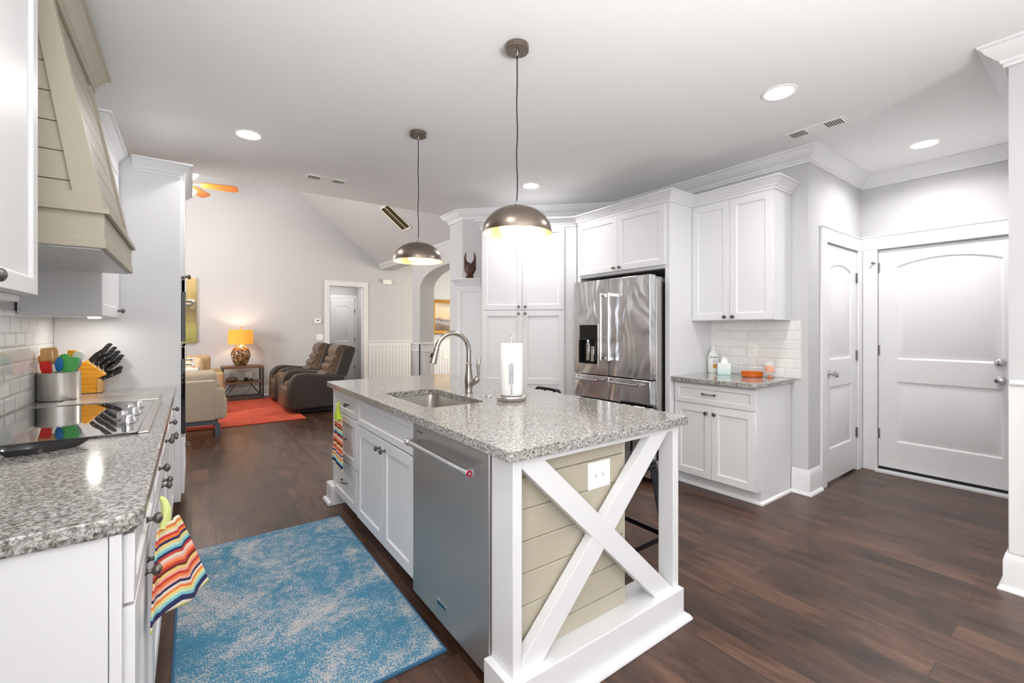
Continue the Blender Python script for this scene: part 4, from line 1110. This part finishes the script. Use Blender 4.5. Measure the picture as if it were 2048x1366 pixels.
# ================================================================== things on the left counter
def at(o, loc, rx=0, ry=0, rz=0):
    o.location = loc; o.rotation_euler = (R(rx), R(ry), R(rz)); return o
CX, CY = -.603, 3.515
mb = MB(); mb.lathe([(.080, .0), (.0885, .003), (.0895, .012), (.0895, .150), (.0905, .156), (.0885, .157), (.0865, .150), (.0865, .006), (.0, .005)], (0, 0, 0), seg=40, cap1=False)
o = mb.build('utensil_crock', M['steel']); at(o, (CX, CY, .9145)); tag(o, 'round stainless steel utensil crock on the left counter', 'crock')
def utensil(name, label, m, dx, dy, lean, az, L, head, hm=None):
    """handle plus head, leaning out of the crock; head built in local xz plane"""
    t = bpy.data.objects.new(name, None); COL.objects.link(t); t.empty_display_size = .03
    t.location = (CX+dx, CY+dy, .925); t.rotation_euler = (0, R(lean), R(az)); WM[t.name] = Matrix()
    tag(t, label, 'utensil')
    mb = MB(); mb.tube([(0, 0, 0), (0, 0, L*.5), (0, 0, L)], [.006, .0055, .006], 8); mb.build('handle', M[m], t)
    mb = MB(); head(mb, L); mb.build('head', M[hm or m], t)
    t.rotation_euler = (0, R(lean), R(az))
    return t
def flat_head(w, h, th=.004, taper=.75, slots=0):
    def f(mb, L):
        def half(x0, x1): mb.prism([(x0*taper, L-.01), (x1*taper, L-.01), (x1, L+h*.55), (x1*.9, L+h), (x0*.9, L+h), (x0, L+h*.55)], -th/2, th/2, 'y')
        if not slots: half(-w/2, w/2)
        else:
            n = slots+1; g = .004; ww = (w-slots*g)/n
            for i in range(n):
                a = -w/2+i*(ww+g); mb.box(a, a+ww, -th/2, th/2, L+h*.2, L+h*.8)
            mb.prism([(-w/2*taper, L-.01), (w/2*taper, L-.01), (w/2, L+h*.22), (-w/2, L+h*.22)], -th/2, th/2, 'y'); mb.prism([(-w/2, L+h*.78), (w/2, L+h*.78), (w/2*.85, L+h), (-w/2*.85, L+h)], -th/2, th/2, 'y')
    return f
def spoon_head(w, h, dep=.4):
    def f(mb, L):
        c = Vector((0, 0, L+h/2)); mb.sphere(c, 1, 16, w/2, .010, h/2)
    return f
rz = 36-0
# az rotates the lean direction; heads face the camera (local y towards camera when az ~ -10)
utensil('wooden_spatula', 'slotted bamboo turner standing in the steel crock', 'bamboo', -.015, -.02, -5, -8, .20, flat_head(.072, .085, .005, .7, 2))
utensil('wooden_spoon', 'slim wooden spoon leaning left in the steel crock', 'beech', -.02, .0, -13, -8, .175, spoon_head(.034, .075))
utensil('wooden_spoon', 'wooden spoon behind the slotted turner in the steel crock', 'bamboo', -.03, .03, -6, -8, .19, spoon_head(.042, .08))
utensil('silicone_spatula', 'yellow silicone spatula at the back of the steel crock', 'beech', .03, .045, 5, -8, .205, flat_head(.055, .06, .008), 'yellow')
utensil('silicone_spatula', 'red silicone spatula leaning low on the left of the crock', 'beech', -.018, -.045, -9, -8, .140, flat_head(.046, .072, .008, .8), 'red')
utensil('silicone_spoon', 'blue silicone spoon in the middle of the steel crock', 'grey', .0, -.045, 2, -8, .150, spoon_head(.036, .080), 'blue')
utensil('silicone_ladle', 'darker green silicone ladle at the back of the crock', 'green', .008, -.01, 4, -8, .178, spoon_head(.062, .07), 'green')
utensil('silicone_turner', 'large bright green silicone turner leaning right in the crock', 'green2', .018, -.035, 9, -8, .142, flat_head(.076, .092, .006, .55), 'green2')
utensil('white_ladle', 'white round ladle sticking out of the right of the crock', 'white', .035, .03, 10, -8, .205, spoon_head(.056, .06), 'white')
utensil('grey_spoon', 'grey silicone spoon at the right rim of the crock', 'grey', .05, -.01, 9, -8, .165, spoon_head(.03, .06), 'grey')

# knife block: profile in the XZ plane, thickness along Y
kx, ky = -.53, 3.79
t = thing('knife_block', 'honey coloured wooden knife block beside the steel crock', 'knife block', (kx, ky, .9145))
mb = MB(); mb.prism([(-.085, .003), (.050, .003), (.056, .088), (.098, .112), (.006, .205), (-.096, .130)], -.055, .055, 'y'); mb.build('block', M['maple'], t, bev=.003)
mb = MB(); mb.prism([(.052, .003), (.078, .003), (.078, .088), (.054, .088)], -.054, .054, 'y'); mb.build('block_foot', M['bamboo'], t, bev=.002)
dn = Vector((.71, 0, .70)).normalized()
def knife(label, p, L, w, grp, dirv=dn, tilt=0):
    k = bpy.data.objects.new('kitchen_knife', None); COL.objects.link(k); k.empty_display_size = .02; k.location = p; WM[k.name] = Matrix.Translation(Vector(p))
    tag(k, label, 'knife', grp)
    u = Vector(dirv).normalized(); sd = Vector((-u.z, 0, u.x))
    mb = MB(); pts = [u*(.002), u*(L*.3)+sd*.003, u*(L*.62)+sd*.0, u*(L*.9)+sd*.004, u*L+sd*.001]
    rings = []
    for q, a in zip(pts, (.8, 1, .8, 1.05, .7)):
        rings.append([q+sd*(w*a*.5)*c+Vector((0, 1, 0))*.0055*s_ for c, s_ in ((-1, -.7), (-.6, -1), (.6, -1), (1, -.7), (1, .7), (.6, 1), (-.6, 1), (-1, .7))])
    mb.loft(rings); mb.build('handle', M['black'], k)
    mb = MB(); mb.bar(u*-.012, u*.004, .002, w*.8, Vector((0, 1, 0)).cross(u)); mb.build('bolster', M['chrome'], k)
    mb = MB()
    for f_ in (.25, .6): mb.cyl(u*(L*f_)+sd*.002+Vector((0, -.0065, 0)), u*(L*f_)+sd*.002+Vector((0, .0065, 0)), .0022, seg=8)
    mb.build('rivets', M['chrome'], k)
    return k
a0 = Vector((.006, 0, .205)); a1 = Vector((.098, 0, .112)); face = a1-a0
rowlab = ('top', 'second', 'third', 'fourth')
collab = ('nearest the crock side', 'in the middle', 'nearest the white panel')
for i, (s_, L_, w_) in enumerate(((.10, .125, .024), (.34, .125, .022), (.58, .12, .021), (.82, .115, .020))):
    for j, yy in enumerate((-.036, 0, .036)):
        p = Vector((kx, ky+yy, .9145))+a0+face*(s_+.055*(1-j))+dn*.003
        knife('black handled knife in the %s row of the wooden block, %s' % (rowlab[i], collab[j]), p, L_*(.86+.14*j), w_, 'knives in the wooden block')
dn2 = Vector((.86, 0, .42)).normalized()
for j, yy in enumerate((-.048, -.032, -.010, .012, .034)):
    p = Vector((kx+.064, ky+yy, .9145+.088+.0))
    knife(['black handled steak knife in the low row, %s' % s for s in ('closest to the camera', 'second from the camera', 'third from the camera', 'fourth from the camera', 'against the white panel')][j], p+Vector((0, 0, .006*(j-2))), .115, .019, 'steak knives at the low front of the block', dn2)
o = MB(); o.tube([(0, 0, 0), (-.025, 0, .03), (-.05, 0, .06)], [.008, .009, .007], 8); o = o.build('scissor_handle', M['black']); at(o, (kx-.045, ky+.01, .9145+.16), rz=0); tag(o, 'black scissor handle rising from the back of the knife block', 'scissors')

# spoon rest
mb = MB(); rings = []
def so(s_, z, d=0):
    pts = []
    for i in range(32):
        a = 2*PI*i/32; x = math.cos(a); y = math.sin(a)
        rx = .088 if x < 0 else .125; w = .042 if x < 0 else .042*(1-.62*x)
        pts.append((x*rx*s_, y*w*s_, z))
    return pts
mb.loft([so(.78, 0), so(1.0, .018), so(1.02, .021), so(.96, .019), so(.75, .006), so(.3, .004)]); o = mb.build('spoon_rest', M['ceramicrim']); at(o, (-.405, 2.055, .9145), rz=14); tag(o, 'dark ceramic spoon rest in front of the cooktop', 'spoon rest')

# ---- towels
def towel(label, loc, rz, W0, W1, H, folds, depth, bow=0.0, strap=.10, lean=0.0, lime='lime', c0=.5, flare=0.0):
    t = thing('hanging_towel', label, 'towel', loc, rz)
    bm = bmesh.new(); uvl = bm.loops.layers.uv.new('UVMap')
    nx, nz = 36, 40; grid = []
    for j in range(nz+1):
        v = j/nz; row = []
        for i in range(nx+1):
            u = i/nx; w = W0+(W1-W0)*v**.8
            x = (u-c0)*w; y = -depth*(.5+.5*math.cos(folds*2*PI*u+.6))*(.5+.5*v) - bow*math.sin(PI*u) - flare*(u**1.4)*(.35+.65*v)
            row.append(bm.verts.new((x + lean*v*H, y, -strap-H*v + .01*math.sin(PI*u*2)*v)))
        grid.append(row)
    for j in range(nz):
        for i in range(nx):
            f = bm.faces.new((grid[j][i], grid[j+1][i], grid[j+1][i+1], grid[j][i+1])); f.smooth = True
            for lp, (a, b) in zip(f.loops, ((i, j), (i, j+1), (i+1, j+1), (i+1, j))): lp[uvl].uv = (a/nx, 1-b/nz)
    me = bpy.data.meshes.new('cloth'); bm.to_mesh(me); bm.free(); me.materials.append(M['towel'])
    o = bpy.data.objects.new('cloth', me); COL.objects.link(o); o.parent = t; WM[o.name] = wm(t)
    md = o.modifiers.new('solid', 'SOLIDIFY'); md.thickness = .004
    mb = MB()
    for k in range(3):
        mb.tube([((.5-c0)*W0-W0*.28+k*W0*.28, -depth*.5, -strap-.012), (-.006+k*.006, -.012, -strap*.45), (0, -.006, -.004), (0, .002, .006)], [W0*.11, .010, .008, .005], 8)
    mb.build('crochet_loop', M[lime], t)
    return t
towel('zigzag striped towel with lime loop hanging on the island drawer knob', (.828, 3.17, .805), -90, .16, .27, .345, 2, .018, strap=.10)
towel('zigzag striped towel with pale lime loop hanging on the near left cabinet', (-.070, 1.60, .828), 76, .08, .235, .245, 1.6, .018, bow=.006, strap=.065, lime='citron', c0=.52, flare=.085)

# ---- right counter
t = thing('lotion_bottle', 'white lotion bottle with orange label on the right counter', 'bottle', (3.865, 2.19, .9145), -54)
mb = MB(); rings = []
for r_, z in ((.036, 0), (.041, .004), (.044, .05), (.046, .10), (.043, .15), (.032, .185), (.018, .202), (.014, .21)):
    rings.append([(r_*math.cos(2*PI*i/24), r_*.6*math.sin(2*PI*i/24), z) for i in range(24)])
mb.loft(rings); mb.build('bottle_body', M['gloss_white'], t)
mb = MB(); mb.lathe([(.016, .208), (.016, .232), (.013, .244), (0, .246)], seg=20); mb.build('cap', M['gloss_white'], t)
mb = MB(); mb.box(-.004, .026, -.0285, -.0245, .045, .082); mb.build('orange_label', mat('orange_label', sr(214, 146, 36), .4), t)
text_part('lettering', 'JERGENS', .017, M['dark'], t, Matrix.Translation((0.002, -.0290, .142)) @ Matrix.Rotation(R(90), 4, 'X'))
text_part('lettering', 'ultra\nhealing', .011, mat('label_violet', sr(110, 108, 150), .5), t, Matrix.Translation((0.006, -.0290, .112)) @ Matrix.Rotation(R(90), 4, 'X'))
t = thing('tissue_box', 'pale aqua cube tissue box on the right counter', 'tissue box', (3.80, 2.05, .9145), -62)
M['aqua'] = make_landscape('aqua_watercolour_card', [(0, sr(176, 212, 208)), (.3, sr(206, 224, 222)), (.55, sr(226, 232, 232)), (1, sr(236, 238, 240))], 'Z', 0, .12, 14)
mb = MB(); mb.box(-.052, .052, -.052, .052, 0, .100); mb.build('carton', M['aqua'], t, bev=.002)
mb = MB()
for k in range(3):
    a = k*1.0; mb.loft([[(math.cos(a+q)*.028, math.sin(a+q)*.014, .100) for q in (0, 1.6, 3.1, 4.7)], [(math.cos(a+q)*.022, math.sin(a+q)*.012, .13) for q in (0, 1.6, 3.1, 4.7)], [(.008*k-.010+math.cos(a+q)*.006, math.sin(a+q)*.003, .158-.006*k) for q in (0, 1.6, 3.1, 4.7)]])
mb.build('tissue', M['paper'], t)
t = None
mb = MB()
def oct_(r, z): return [(r*math.cos(2*PI*(i+.5)/10)*1.15, r*math.sin(2*PI*(i+.5)/10)*.85, z) for i in range(10)]
mb.loft([oct_(.062, 0), oct_(.072, .008), oct_(.075, .038), oct_(.078, .044), oct_(.070, .040), oct_(.064, .012), oct_(.02, .010)]); o = mb.build('amber_dish', M['amber']); at(o, (3.800, 1.812, .9145), rz=-60); tag(o, 'shallow amber glass dish on the right counter', 'dish')
t = thing('candle_glass', 'footed amber candle glass beside the amber dish', 'candle holder', (3.80, 1.672, .9145), -54)
mb = MB(); mb.lathe([(.030, 0), (.030, .003), (.008, .008), (.006, .022), (.012, .028), (.034, .040), (.037, .046), (.037, .135), (.0355, .135), (.034, .050), (.0, .048)], seg=28); mb.build('glass', M['glass'], t)
mb = MB(); mb.lathe([(.031, .051), (.0335, .055), (.0335, .098), (.031, .10), (0, .099)], seg=24); mb.build('wax', M['ambersolid'], t)
mb = MB(); mb.lathe([(.031, -.0), (.031, .002), (.009, .007), (.0065, .024)], (0, 0, .0015), seg=24); mb.build('foot', M['amber'], t)

# ================================================================== ceiling things
def pendant(label, x, y, zr, r):
    t = thing('pendant_lamp', label, 'pendant lamp', (x, y, zr), 0, 'dome pendant lamps over the island')
    mb = MB(); n = 14; pr = []; pi_ = []
    for k in range(n+1):
        a = (PI/2)*k/n; pr.append((r*math.cos(a)*1.0, .138*math.sin(a)))
        pi_.append((max(r*math.cos(a)-.0025, .0003), max(.138*math.sin(a)-.0025, -.0001)))
    mb.lathe(pr, seg=56, cap0=False, cap1=True); mb.build('shade', M['bronze'], t)
    mb = MB(); mb.lathe([(r-.0003, 0)]+pi_[0:], seg=56, cap0=False, cap1=True); mb.build('shade_lining', M['shadein'], t)
    mb = MB(); mb.lathe([(.012, .136), (.012, .146), (.007, .150), (.005, .165), (.0025, .168)], seg=16); mb.build('collar', M['nickel'], t)
    H = CZ-zr
    mb = MB(); pts = [(.002*math.sin(i*1.3), .002*math.cos(i*1.7), .16+(H-.16-.045)*i/12) for i in range(13)]; mb.tube(pts, .0032, 8); mb.build('cord', M['black'], t)
    mb = MB(); mb.lathe([(.0, H-.030), (.056, H-.030), (.059, H-.027), (.060, H-.001)], seg=40, cap0=False); cp = mb.build('canopy', M['bronze'], t)
    mb = MB(); mb.lathe([(.006, H-.05), (.008, H-.045), (.008, H-.03)], seg=12)
    for a in (.6, 3.8): mb.lathe([(.0045, H-.042), (.0055, H-.038), (.004, H-.03)], (.035*math.cos(a), .035*math.sin(a), 0), seg=10)
    mb.build('screws', M['nickel'], cp)
    mb = MB(); mb.cyl((0, 0, .135), (0, 0, .085), .016)
    for k in range(3):
        a = 2*PI*k/3+3.75; d = Vector((math.cos(a), math.sin(a), 0)); mb.cyl(Vector((0, 0, .09)), d*.045+Vector((0, 0, .068)), .013)
    mb.build('socket', M['nickel'], t)
    for k in range(3):
        a = 2*PI*k/3+3.75; d = Vector((math.cos(a), math.sin(a), 0))
        mb = MB(); c = d*.085+Vector((0, 0, .045)); mb.lathe([(.011, -.035), (.013, -.02), (.024, -.005), (.028, .012), (.024, .03), (.012, .038), (0, .040)], c, d+Vector((0, 0, -.35)), 18)
        mb.build('bulb', M['bulb' if k == 0 else 'bulbclear'], t)
    point_light('pendant_glow', (0, 0, .045), 2.2, (1, .82, .58), .03, t)
    return t
pendant('larger looking dome pendant lamp hanging nearest over the island', 1.331, 1.79, 1.795, .176)
pendant('dome pendant lamp hanging further over the island sink', 1.335, 3.0, 1.805, .181)

def can(label, x, y, z=CZ, e=8.6, ln='can_light'):
    t = thing('recessed_light', label, 'ceiling light', (x, y, z), 0, 'recessed ceiling lights')
    mb = MB(); mb.lathe([(.095, 0), (.095, -.003), (.080, -.006), (.075, -.003)], seg=36, cap0=False, cap1=False); mb.build('trim_ring', M['white'], t)
    mb = MB(); mb.lathe([(.0, -.0025), (.077, -.0025)], seg=36, cap0=False); mb.build('lens', M['led'], t)
    l = area_light(ln, (x, y, z-.012), (0, 0, 0), .14, .14, e, (1, .98, .96), 'DISK', 150)
    return t
can('round recessed ceiling light nearest the oven cabinet', .339, 3.765)
can('round recessed ceiling light above the right walkway', 2.875, 1.212)
can('round recessed ceiling light over the entry door alcove', 4.573, .886, e=9.8, ln='can_alcove')
can('round recessed ceiling light in front of the pantry', 2.738, 3.449)

def vent(label, x, y, L, Wd, rz):
    t = thing('air_vent', label, 'vent', (x, y, CZ), rz)
    mb = MB(); mb.box(-L/2, L/2, -Wd/2, Wd/2, -.005, 0); mb.build('frame', M['white'], t, bev=.002)
    for s_ in (-1, 1):
        MB().box(s_*L/6, s_*(L/2-.02), -Wd/2+.018, Wd/2-.018, -.0056, -.004).build('duct', M['dark'], t)
        mb = MB()
        a, b = (L/6, L/2-.02) if s_ > 0 else (-L/2+.02, -L/6)
        n = 7
        for i in range(n+1):
            x0 = a+(b-a)*i/n; mb.bar((x0, -Wd/2+.016, -.008), (x0, Wd/2-.016, -.007), .0045, .002)
        mb.box(a, b, -Wd/2+.014, -Wd/2+.018, -.010, -.005); mb.build('louvers', M['white'], t)
    return t
vent('white ceiling vent above the walkway to the living room', 1.04, 4.44, .36, .13, 0)
vent('white ceiling vent in front of the closet alcove', 3.595, 1.27, .36, .13, 90)
# brass grille on the slope: plane Z = 4.171 - .796 (X-1.747)
sa = math.atan(.796)
t = bpy.data.objects.new('return_grille', None); COL.objects.link(t); tag(t, 'brass coloured return air grille on the sloped living room ceiling', 'vent')
gx, gy = 2.885, 7.43; t.location = (gx, gy, 4.171-.796*(gx-1.747)-.004); t.rotation_euler = (0, sa, 0); WM[t.name] = Matrix()
mb = MB()
for b in ((-.28, .28, -.195, -.165, -.01, 0), (-.28, .28, .165, .195, -.01, 0), (-.28, -.25, -.195, .195, -.01, 0), (.25, .28, -.195, .195, -.01, 0), (-.25, .25, -.008, .008, -.01, 0)): mb.box(*b)
mb.build('frame', M['white'], t, bev=.002)
mb = MB(); mb.box(-.25, .25, -.165, .165, -.003, 0)
for i in range(34):
    y = -.16+i*.0096; mb.box(-.25, .25, y, y+.003, -.008, -.003)
mb.build('slats', M['brass'], t)

# ---- ceiling fan
FX, FYY, FZ = -.10, 8.0, 3.44
t = thing('ceiling_fan', 'ceiling fan with orange-brown blades and lit glass shades in the living room', 'ceiling fan', (FX, FYY, FZ))
mb = MB(); mb.cyl((0, 0, .1), (0, 0, 4.487-FZ), .014); mb.lathe([(.06, 4.40-FZ), (.065, 4.487-FZ)], seg=20); mb.build('downrod', M['white'], t)
mb = MB(); mb.lathe([(.03, -.06), (.09, -.05), (.12, -.02), (.12, .06), (.08, .10), (.03, .11)], seg=28); mb.build('motor', M['white'], t)
for k in range(5):
    a = R(-8+72*k); d = Vector((math.cos(a), math.sin(a), 0)); s_ = Vector((-math.sin(a), math.cos(a), -.34))
    mb = MB(); rings = []
    for rr, w in ((.20, .045), (.26, .060), (.45, .070), (.62, .075), (.67, .060), (.685, .03)):
        rings.append([d*rr+s_*w+Vector((0, 0, .004)), d*rr-s_*w+Vector((0, 0, .004)), d*rr-s_*w-Vector((0, 0, .004)), d*rr+s_*w-Vector((0, 0, .004))])
    mb.loft(rings); bl = mb.build('blade', M['fanblade'], t)
    mb = MB(); mb.bar(d*.10, d*.25, .03, .008); mb.build('blade_iron', M['white'], bl)
for k in range(4):
    a = R(20+90*k); d = Vector((math.cos(a), math.sin(a), 0))
    mb = MB(); mb.lathe([(.02, 0), (.04, .03), (.055, .08), (.05, .10)], d*.07+Vector((0, 0, -.06)), d+Vector((0, 0, -.9)), 16); mb.build('light_shade', M['bulb'], t)
point_light('fan_glow', (FX, FYY, FZ-.22), 75, (1, .95, .88), .12)

# ================================================================== living room
t = thing('area_rug', 'coral red rug on the living room floor in front of the recliners', 'rug', (0, 8.3, 0))
MB().box(-1.6, 1.36, -1.28, 1.30, .001, .014).build('rug_pile', M['redrug'], t)
def recliner(label, loc, rz, mirror=1):
    """faces local -y, 0.9 wide"""
    t = thing('recliner', label, 'recliner', loc, rz, 'brown leather recliners')
    mb = MB(); mb.rbox(-.26, .26, -.40, .30, .20, .47, .07); mb.build('seat', M['leather'], t)
    mb = MB(); mb.rbox(-.26, .26, -.46, -.36, .05, .40, .05); mb.build('footrest', M['leather'], t)
    for s_ in (-1, 1):
        mb = MB(); pr = [(-.42, .05), (-.44, .30), (-.42, .50), (-.34, .60), (-.2, .62), (.1, .58), (.42, .55), (.42, .06)]
        mb.prism(pr, s_*.27, s_*.42, 'x'); mb.build('arm', M['leatherd'], t, bev=.035, bs=4)
    mb = MB()
    # padded back: four puffed segments climbing the recline line
    q0 = Vector((.10, .45)); q1 = Vector((.42, 1.05)); dd = (q1-q0).normalized(); nn = Vector((-dd.y, dd.x)); Lq = (q1-q0).length
    prof_ = []; cuts = (0, .27, .47, .66, 1.0)
    for c0, c1 in zip(cuts[:-1], cuts[1:]):
        for i in range(9):
            u = i/8; puff = .045*math.sin(PI*u)**.6 + (.02 if c1 == 1.0 else 0)*math.sin(PI*u)**.6
            q = q0+dd*Lq*(c0+(c1-c0)*u)+nn*puff; prof_.append((q.x, q.y))
    prof_ += [(q1.x+.10, q1.y-.02), (q0.x+.16, q0.y-.05)]
    rings = []
    for xx, k_ in ((-.255, .55), (-.24, .8), (-.20, .97), (-.1, 1.0), (.1, 1.0), (.20, .97), (.24, .8), (.255, .55)):
        cen = (q0+q1)/2+Vector((.09, -.03)); rings.append([(xx, cen.x+(px-cen.x)*(.8+.2*k_) , cen.y+(pz-cen.y)*(.93+.07*k_)) for px, pz in prof_])
    mb.loft(rings)
    mb.build('back_cushion', M['leather'], t)
    mb = MB(); mb.prism([(.26, .12), (.34, .12), (.64, .98), (.55, 1.02), (.42, 1.0), (.26, .5)], -.27, .27, 'x'); mb.build('back_shell', M['leatherd'], t, bev=.03, bs=3)
    mb = MB(); mb.box(-.34, .34, -.30, .42, 0, .06); mb.build('base', M['dark'], t)
    return t
recliner('brown leather recliner nearest the kitchen, its dark side to the camera', (1.62, 7.83, .014), -90)
recliner('brown leather recliner behind the other one, by the far wall', (1.62, 9.05, .014), -90)
t = thing('console_table', 'brown leather storage console between the two recliners', 'console', (1.62, 8.44, .014))
mb = MB(); mb.rbox(-.42, .42, -.17, .17, 0.0, .56, .05); mb.build('console_body', M['leather'], t)
o = MB().box(-.09, .09, -.05, .05, 0, .02).build('remote_control', M['black'], bev=.004); at(o, (1.42, 8.44, .575), rz=10); tag(o, 'black remote lying on the leather console', 'remote')
# side table
t = thing('side_table', 'rustic wood and iron side table with two lower shelves under the lamp', 'side table', (.77, 9.66, 0.014))
TW, TD, TH = .33, .22, .62
mb = MB(); mb.box(-TW, TW, -TD, TD, TH-.04, TH); mb.build('table_top', M['tablewood'], t, bev=.004)
mb = MB(); mb.box(-TW+.02, TW-.02, -TD+.02, TD-.02, .30, .33); mb.build('shelf', M['tablewood'], t, bev=.003)
mb = MB(); mb.box(-TW+.0, TW-.0, -TD, TD, 0.0, .05); mb.build('bottom_shelf', mat('dark_plank', sr(96, 86, 80), .6), t, bev=.003)
for sx in (-1, 1):
    for sy in (-1, 1):
        mb = MB(); mb.box(sx*(TW-.0), sx*(TW-.03), sy*TD, sy*(TD-.03), .05, TH-.04); mb.build('leg', M['ironbr'], t)
for sy in (-1, 1):
    for sx in (-1, 1):
        mb = MB(); mb.bar((sx*(TW-.03), sy*(TD-.012), .05), (sx*.12, sy*(TD-.012), .30), .012, .014); mb.build('brace', M['ironbr'], t)
# lamp
t = thing('table_lamp', 'mosaic lamp with a glowing amber drum shade on the side table', 'lamp', (.745, 9.66, .636))
mb = MB(); mb.lathe([(.08, 0), (.095, .01), (.13, .08), (.158, .17), (.16, .23), (.14, .30), (.10, .345), (.055, .37), (.04, .385)], seg=36); mb.build('lamp_base', M['speckle'], t)
mb = MB(); mb.cyl((0, 0, .38), (0, 0, .68), .008); mb.lathe([(.012, .68), (.016, .70), (.006, .72)], seg=12); mb.build('pole', M['gold'], t)
mb = MB(); mb.lathe([(.205, .40), (.195, .67)], seg=48, cap0=False, cap1=False); mb.build('lamp_shade', M['lampshade'], t)
point_light('lamp_glow', (0, 0, .54), 6.5, (1, .93, .8), .05, t)
t = None
mb = MB(); mb.lathe([(.05, 0), (.09, .02), (.10, .05), (.085, .075), (.03, .085)], seg=24); o = mb.build('wooden_bowl', M['tablewood']); at(o, (.60, 9.62, .3445)); tag(o, 'round brown wooden bowl on the side table shelf', 'bowl')
t = thing('shelf_ornament', 'small black ornament on the side table shelf', 'ornament', (.86, 9.6, .3445))
mb = MB(); mb.box(-.07, .07, -.03, .03, 0, .05); mb.box(-.05, -.01, -.035, .03, .05, .075); mb.build('ornament_body', M['black'], t, bev=.006); mb = MB(); mb.lathe([(.025, 0), (.025, .02), (.018, .022)], (.02, -.03, .03), (0, -1, 0), 16); mb.build('ring', M['pewter'], t)
outlet('power_outlet', 'white outlet on the far wall behind the side table', Matrix.Translation((.90, 9.9995, .42)), .11, .118)
o = MB().tube([(.90, 9.985, .40), (.93, 9.90, .25), (.90, 9.93, .12), (.78, 9.94, .06)], .004, 8).build('lamp_cord', M['black']); tag(o, 'dark lamp cord running down behind the side table', 'cord')

# beige armchair nearest: its side panel faces the kitchen
t = thing('armchair', 'beige upholstered armchair nearest the kitchen on blue grey metal legs', 'armchair', (0.0, 6.83, 0))
mb = MB(); mb.rbox(-.75, .235, -.43, -.29, .215, .695, .016); mb.rbox(-.60, .33, -.426, -.294, .219, .60, .03); mb.build('arm', M['beige'], t)
mb = MB(); mb.rbox(-.75, .235, .29, .43, .215, .695, .02); mb.rbox(-.60, .33, .294, .426, .219, .60, .045); mb.build('arm', M['beige'], t)
mb = MB(); mb.rbox(-.6, .36, -.285, .285, .215, .46, .03); mb.build('seat_cushion', M['beige'], t)
mb = MB(); mb.rbox(-.84, -.60, -.43, .43, .215, .80, .04); mb.build('backrest', M['beige'], t)
mb = MB(); mb.rbox(-.40, .26, -.26, .26, .46, .78, .05); mb.build('loose_cushion', M['beige'], t)
mb = MB(); mb.box(-.74, .26, -.41, .41, .165, .213); mb.build('rail', M['slate'], t)
for sx in (-.72, .235):
    for sy in (-.41, .36):
        mb = MB(); mb.box(sx, sx+.05, sy, sy+.05, 0.0 if sy < 0 else .0145, .17); mb.build('leg', M['slate'], t, bev=.003)
# tan armchair behind with print cushion
t = thing('armchair', 'tan armchair further back with a medallion print cushion', 'armchair', (-.20, 8.55, .014))
mb = MB(); mb.rbox(-.45, .62, -.45, -.30, .06, .64, .05); mb.build('arm', M['tan'], t)
mb = MB(); mb.rbox(-.45, .62, .30, .45, .06, .64, .05); mb.build('arm', M['tan'], t)
mb = MB(); mb.rbox(-.45, .55, -.30, .30, .08, .46, .05); mb.build('seat', M['tan'], t)
mb = MB(); mb.rbox(-.60, .46, .31, .47, .10, .87, .06); mb.build('backrest', M['tan'], t)
for sx in (-.40, .50):
    for sy in (-.38, .34): MB().box(sx, sx+.05, sy, sy+.05, 0, .08).build('leg', M['dark'], t)
o = MB(); o.rbox(-.40, .33, -.08, .08, -.17, .20, .07); o = o.build('throw_pillow', M['print']); at(o, (-.18, 8.74, .66), rx=-6); tag(o, 'cream and rust medallion print pillow on the tan armchair', 'pillow')
o = MB(); o.rbox(-.30, .16, -.10, .10, -.12, .10, .05); o = o.build('throw_pillow', M['throw']); at(o, (-.05, 8.52, .62), rx=-14); tag(o, 'red white and navy print pillow in front of the medallion pillow', 'pillow')
# paintings
t = thing('painting', 'unframed green meadow canvas on the far wall behind the oven cabinet', 'painting', (-.45, 9.955, 1.06))
mb = MB(); mb.box(-.98, .073, 9.955, 9.995, 1.065, 2.255)
mb.build('canvas', M['paintA'], t, world=True)
t = thing('painting', 'gold framed stormy coast painting seen through the arch', 'painting', (5.35, 9.97, 1.62))
mb = MB()
fx0, fx1, fz0, fz1 = 4.80, 5.95, 1.20, 2.05
mb.loft([[(fx0+d, yy, fz0+d), (fx1-d, yy, fz0+d), (fx1-d, yy, fz1-d), (fx0+d, yy, fz1-d)] for d, yy in ((0, 9.999), (0, 9.95), (.02, 9.935), (.05, 9.95), (.08, 9.965))], False, False); mb.build('frame', M['gold'], t, world=True)
mb = MB(); mb.box(fx0+.07, fx1-.07, 9.972, 9.99, fz0+.07, fz1-.07); mb.build('canvas', M['paintB'], t, world=True)
# small wall devices
def plate(name, label, cat, x, z, w, h, d=.02):
    t = thing(name, label, cat, (x, 9.9995, z)); mb = MB(); mb.box(-w/2, w/2, -d, 0, -h/2, h/2); mb.build('cover_plate', M['white'], t, bev=.004); return t
t = plate('thermostat', 'small white thermostat on the far wall left of the doorway', 'thermostat', 2.165, 1.49, .125, .095, .03); mb = MB(); mb.box(-.025, .02, -.031, -.029, .0, .022); mb.build('display', M['dark'], t)
t = plate('light_switch', 'white switch plate beside the doorway above the recliner', 'light switch', 2.21, 1.145, .14, .12, .008)
for x in (-.03, .03): mb = MB(); mb.box(x-.014, x+.014, -.014, -.008, -.03, .03); mb.build('rocker', M['white'], t)
t = plate('door_chime', 'small white chime box high on the wall right of the doorway', 'door chime', 3.67, 2.41, .19, .10, .06)
t = plate('wall_plate', 'small white wall plate on the dining room wainscot', 'wall plate', 5.18, .62, .11, .11, .03)
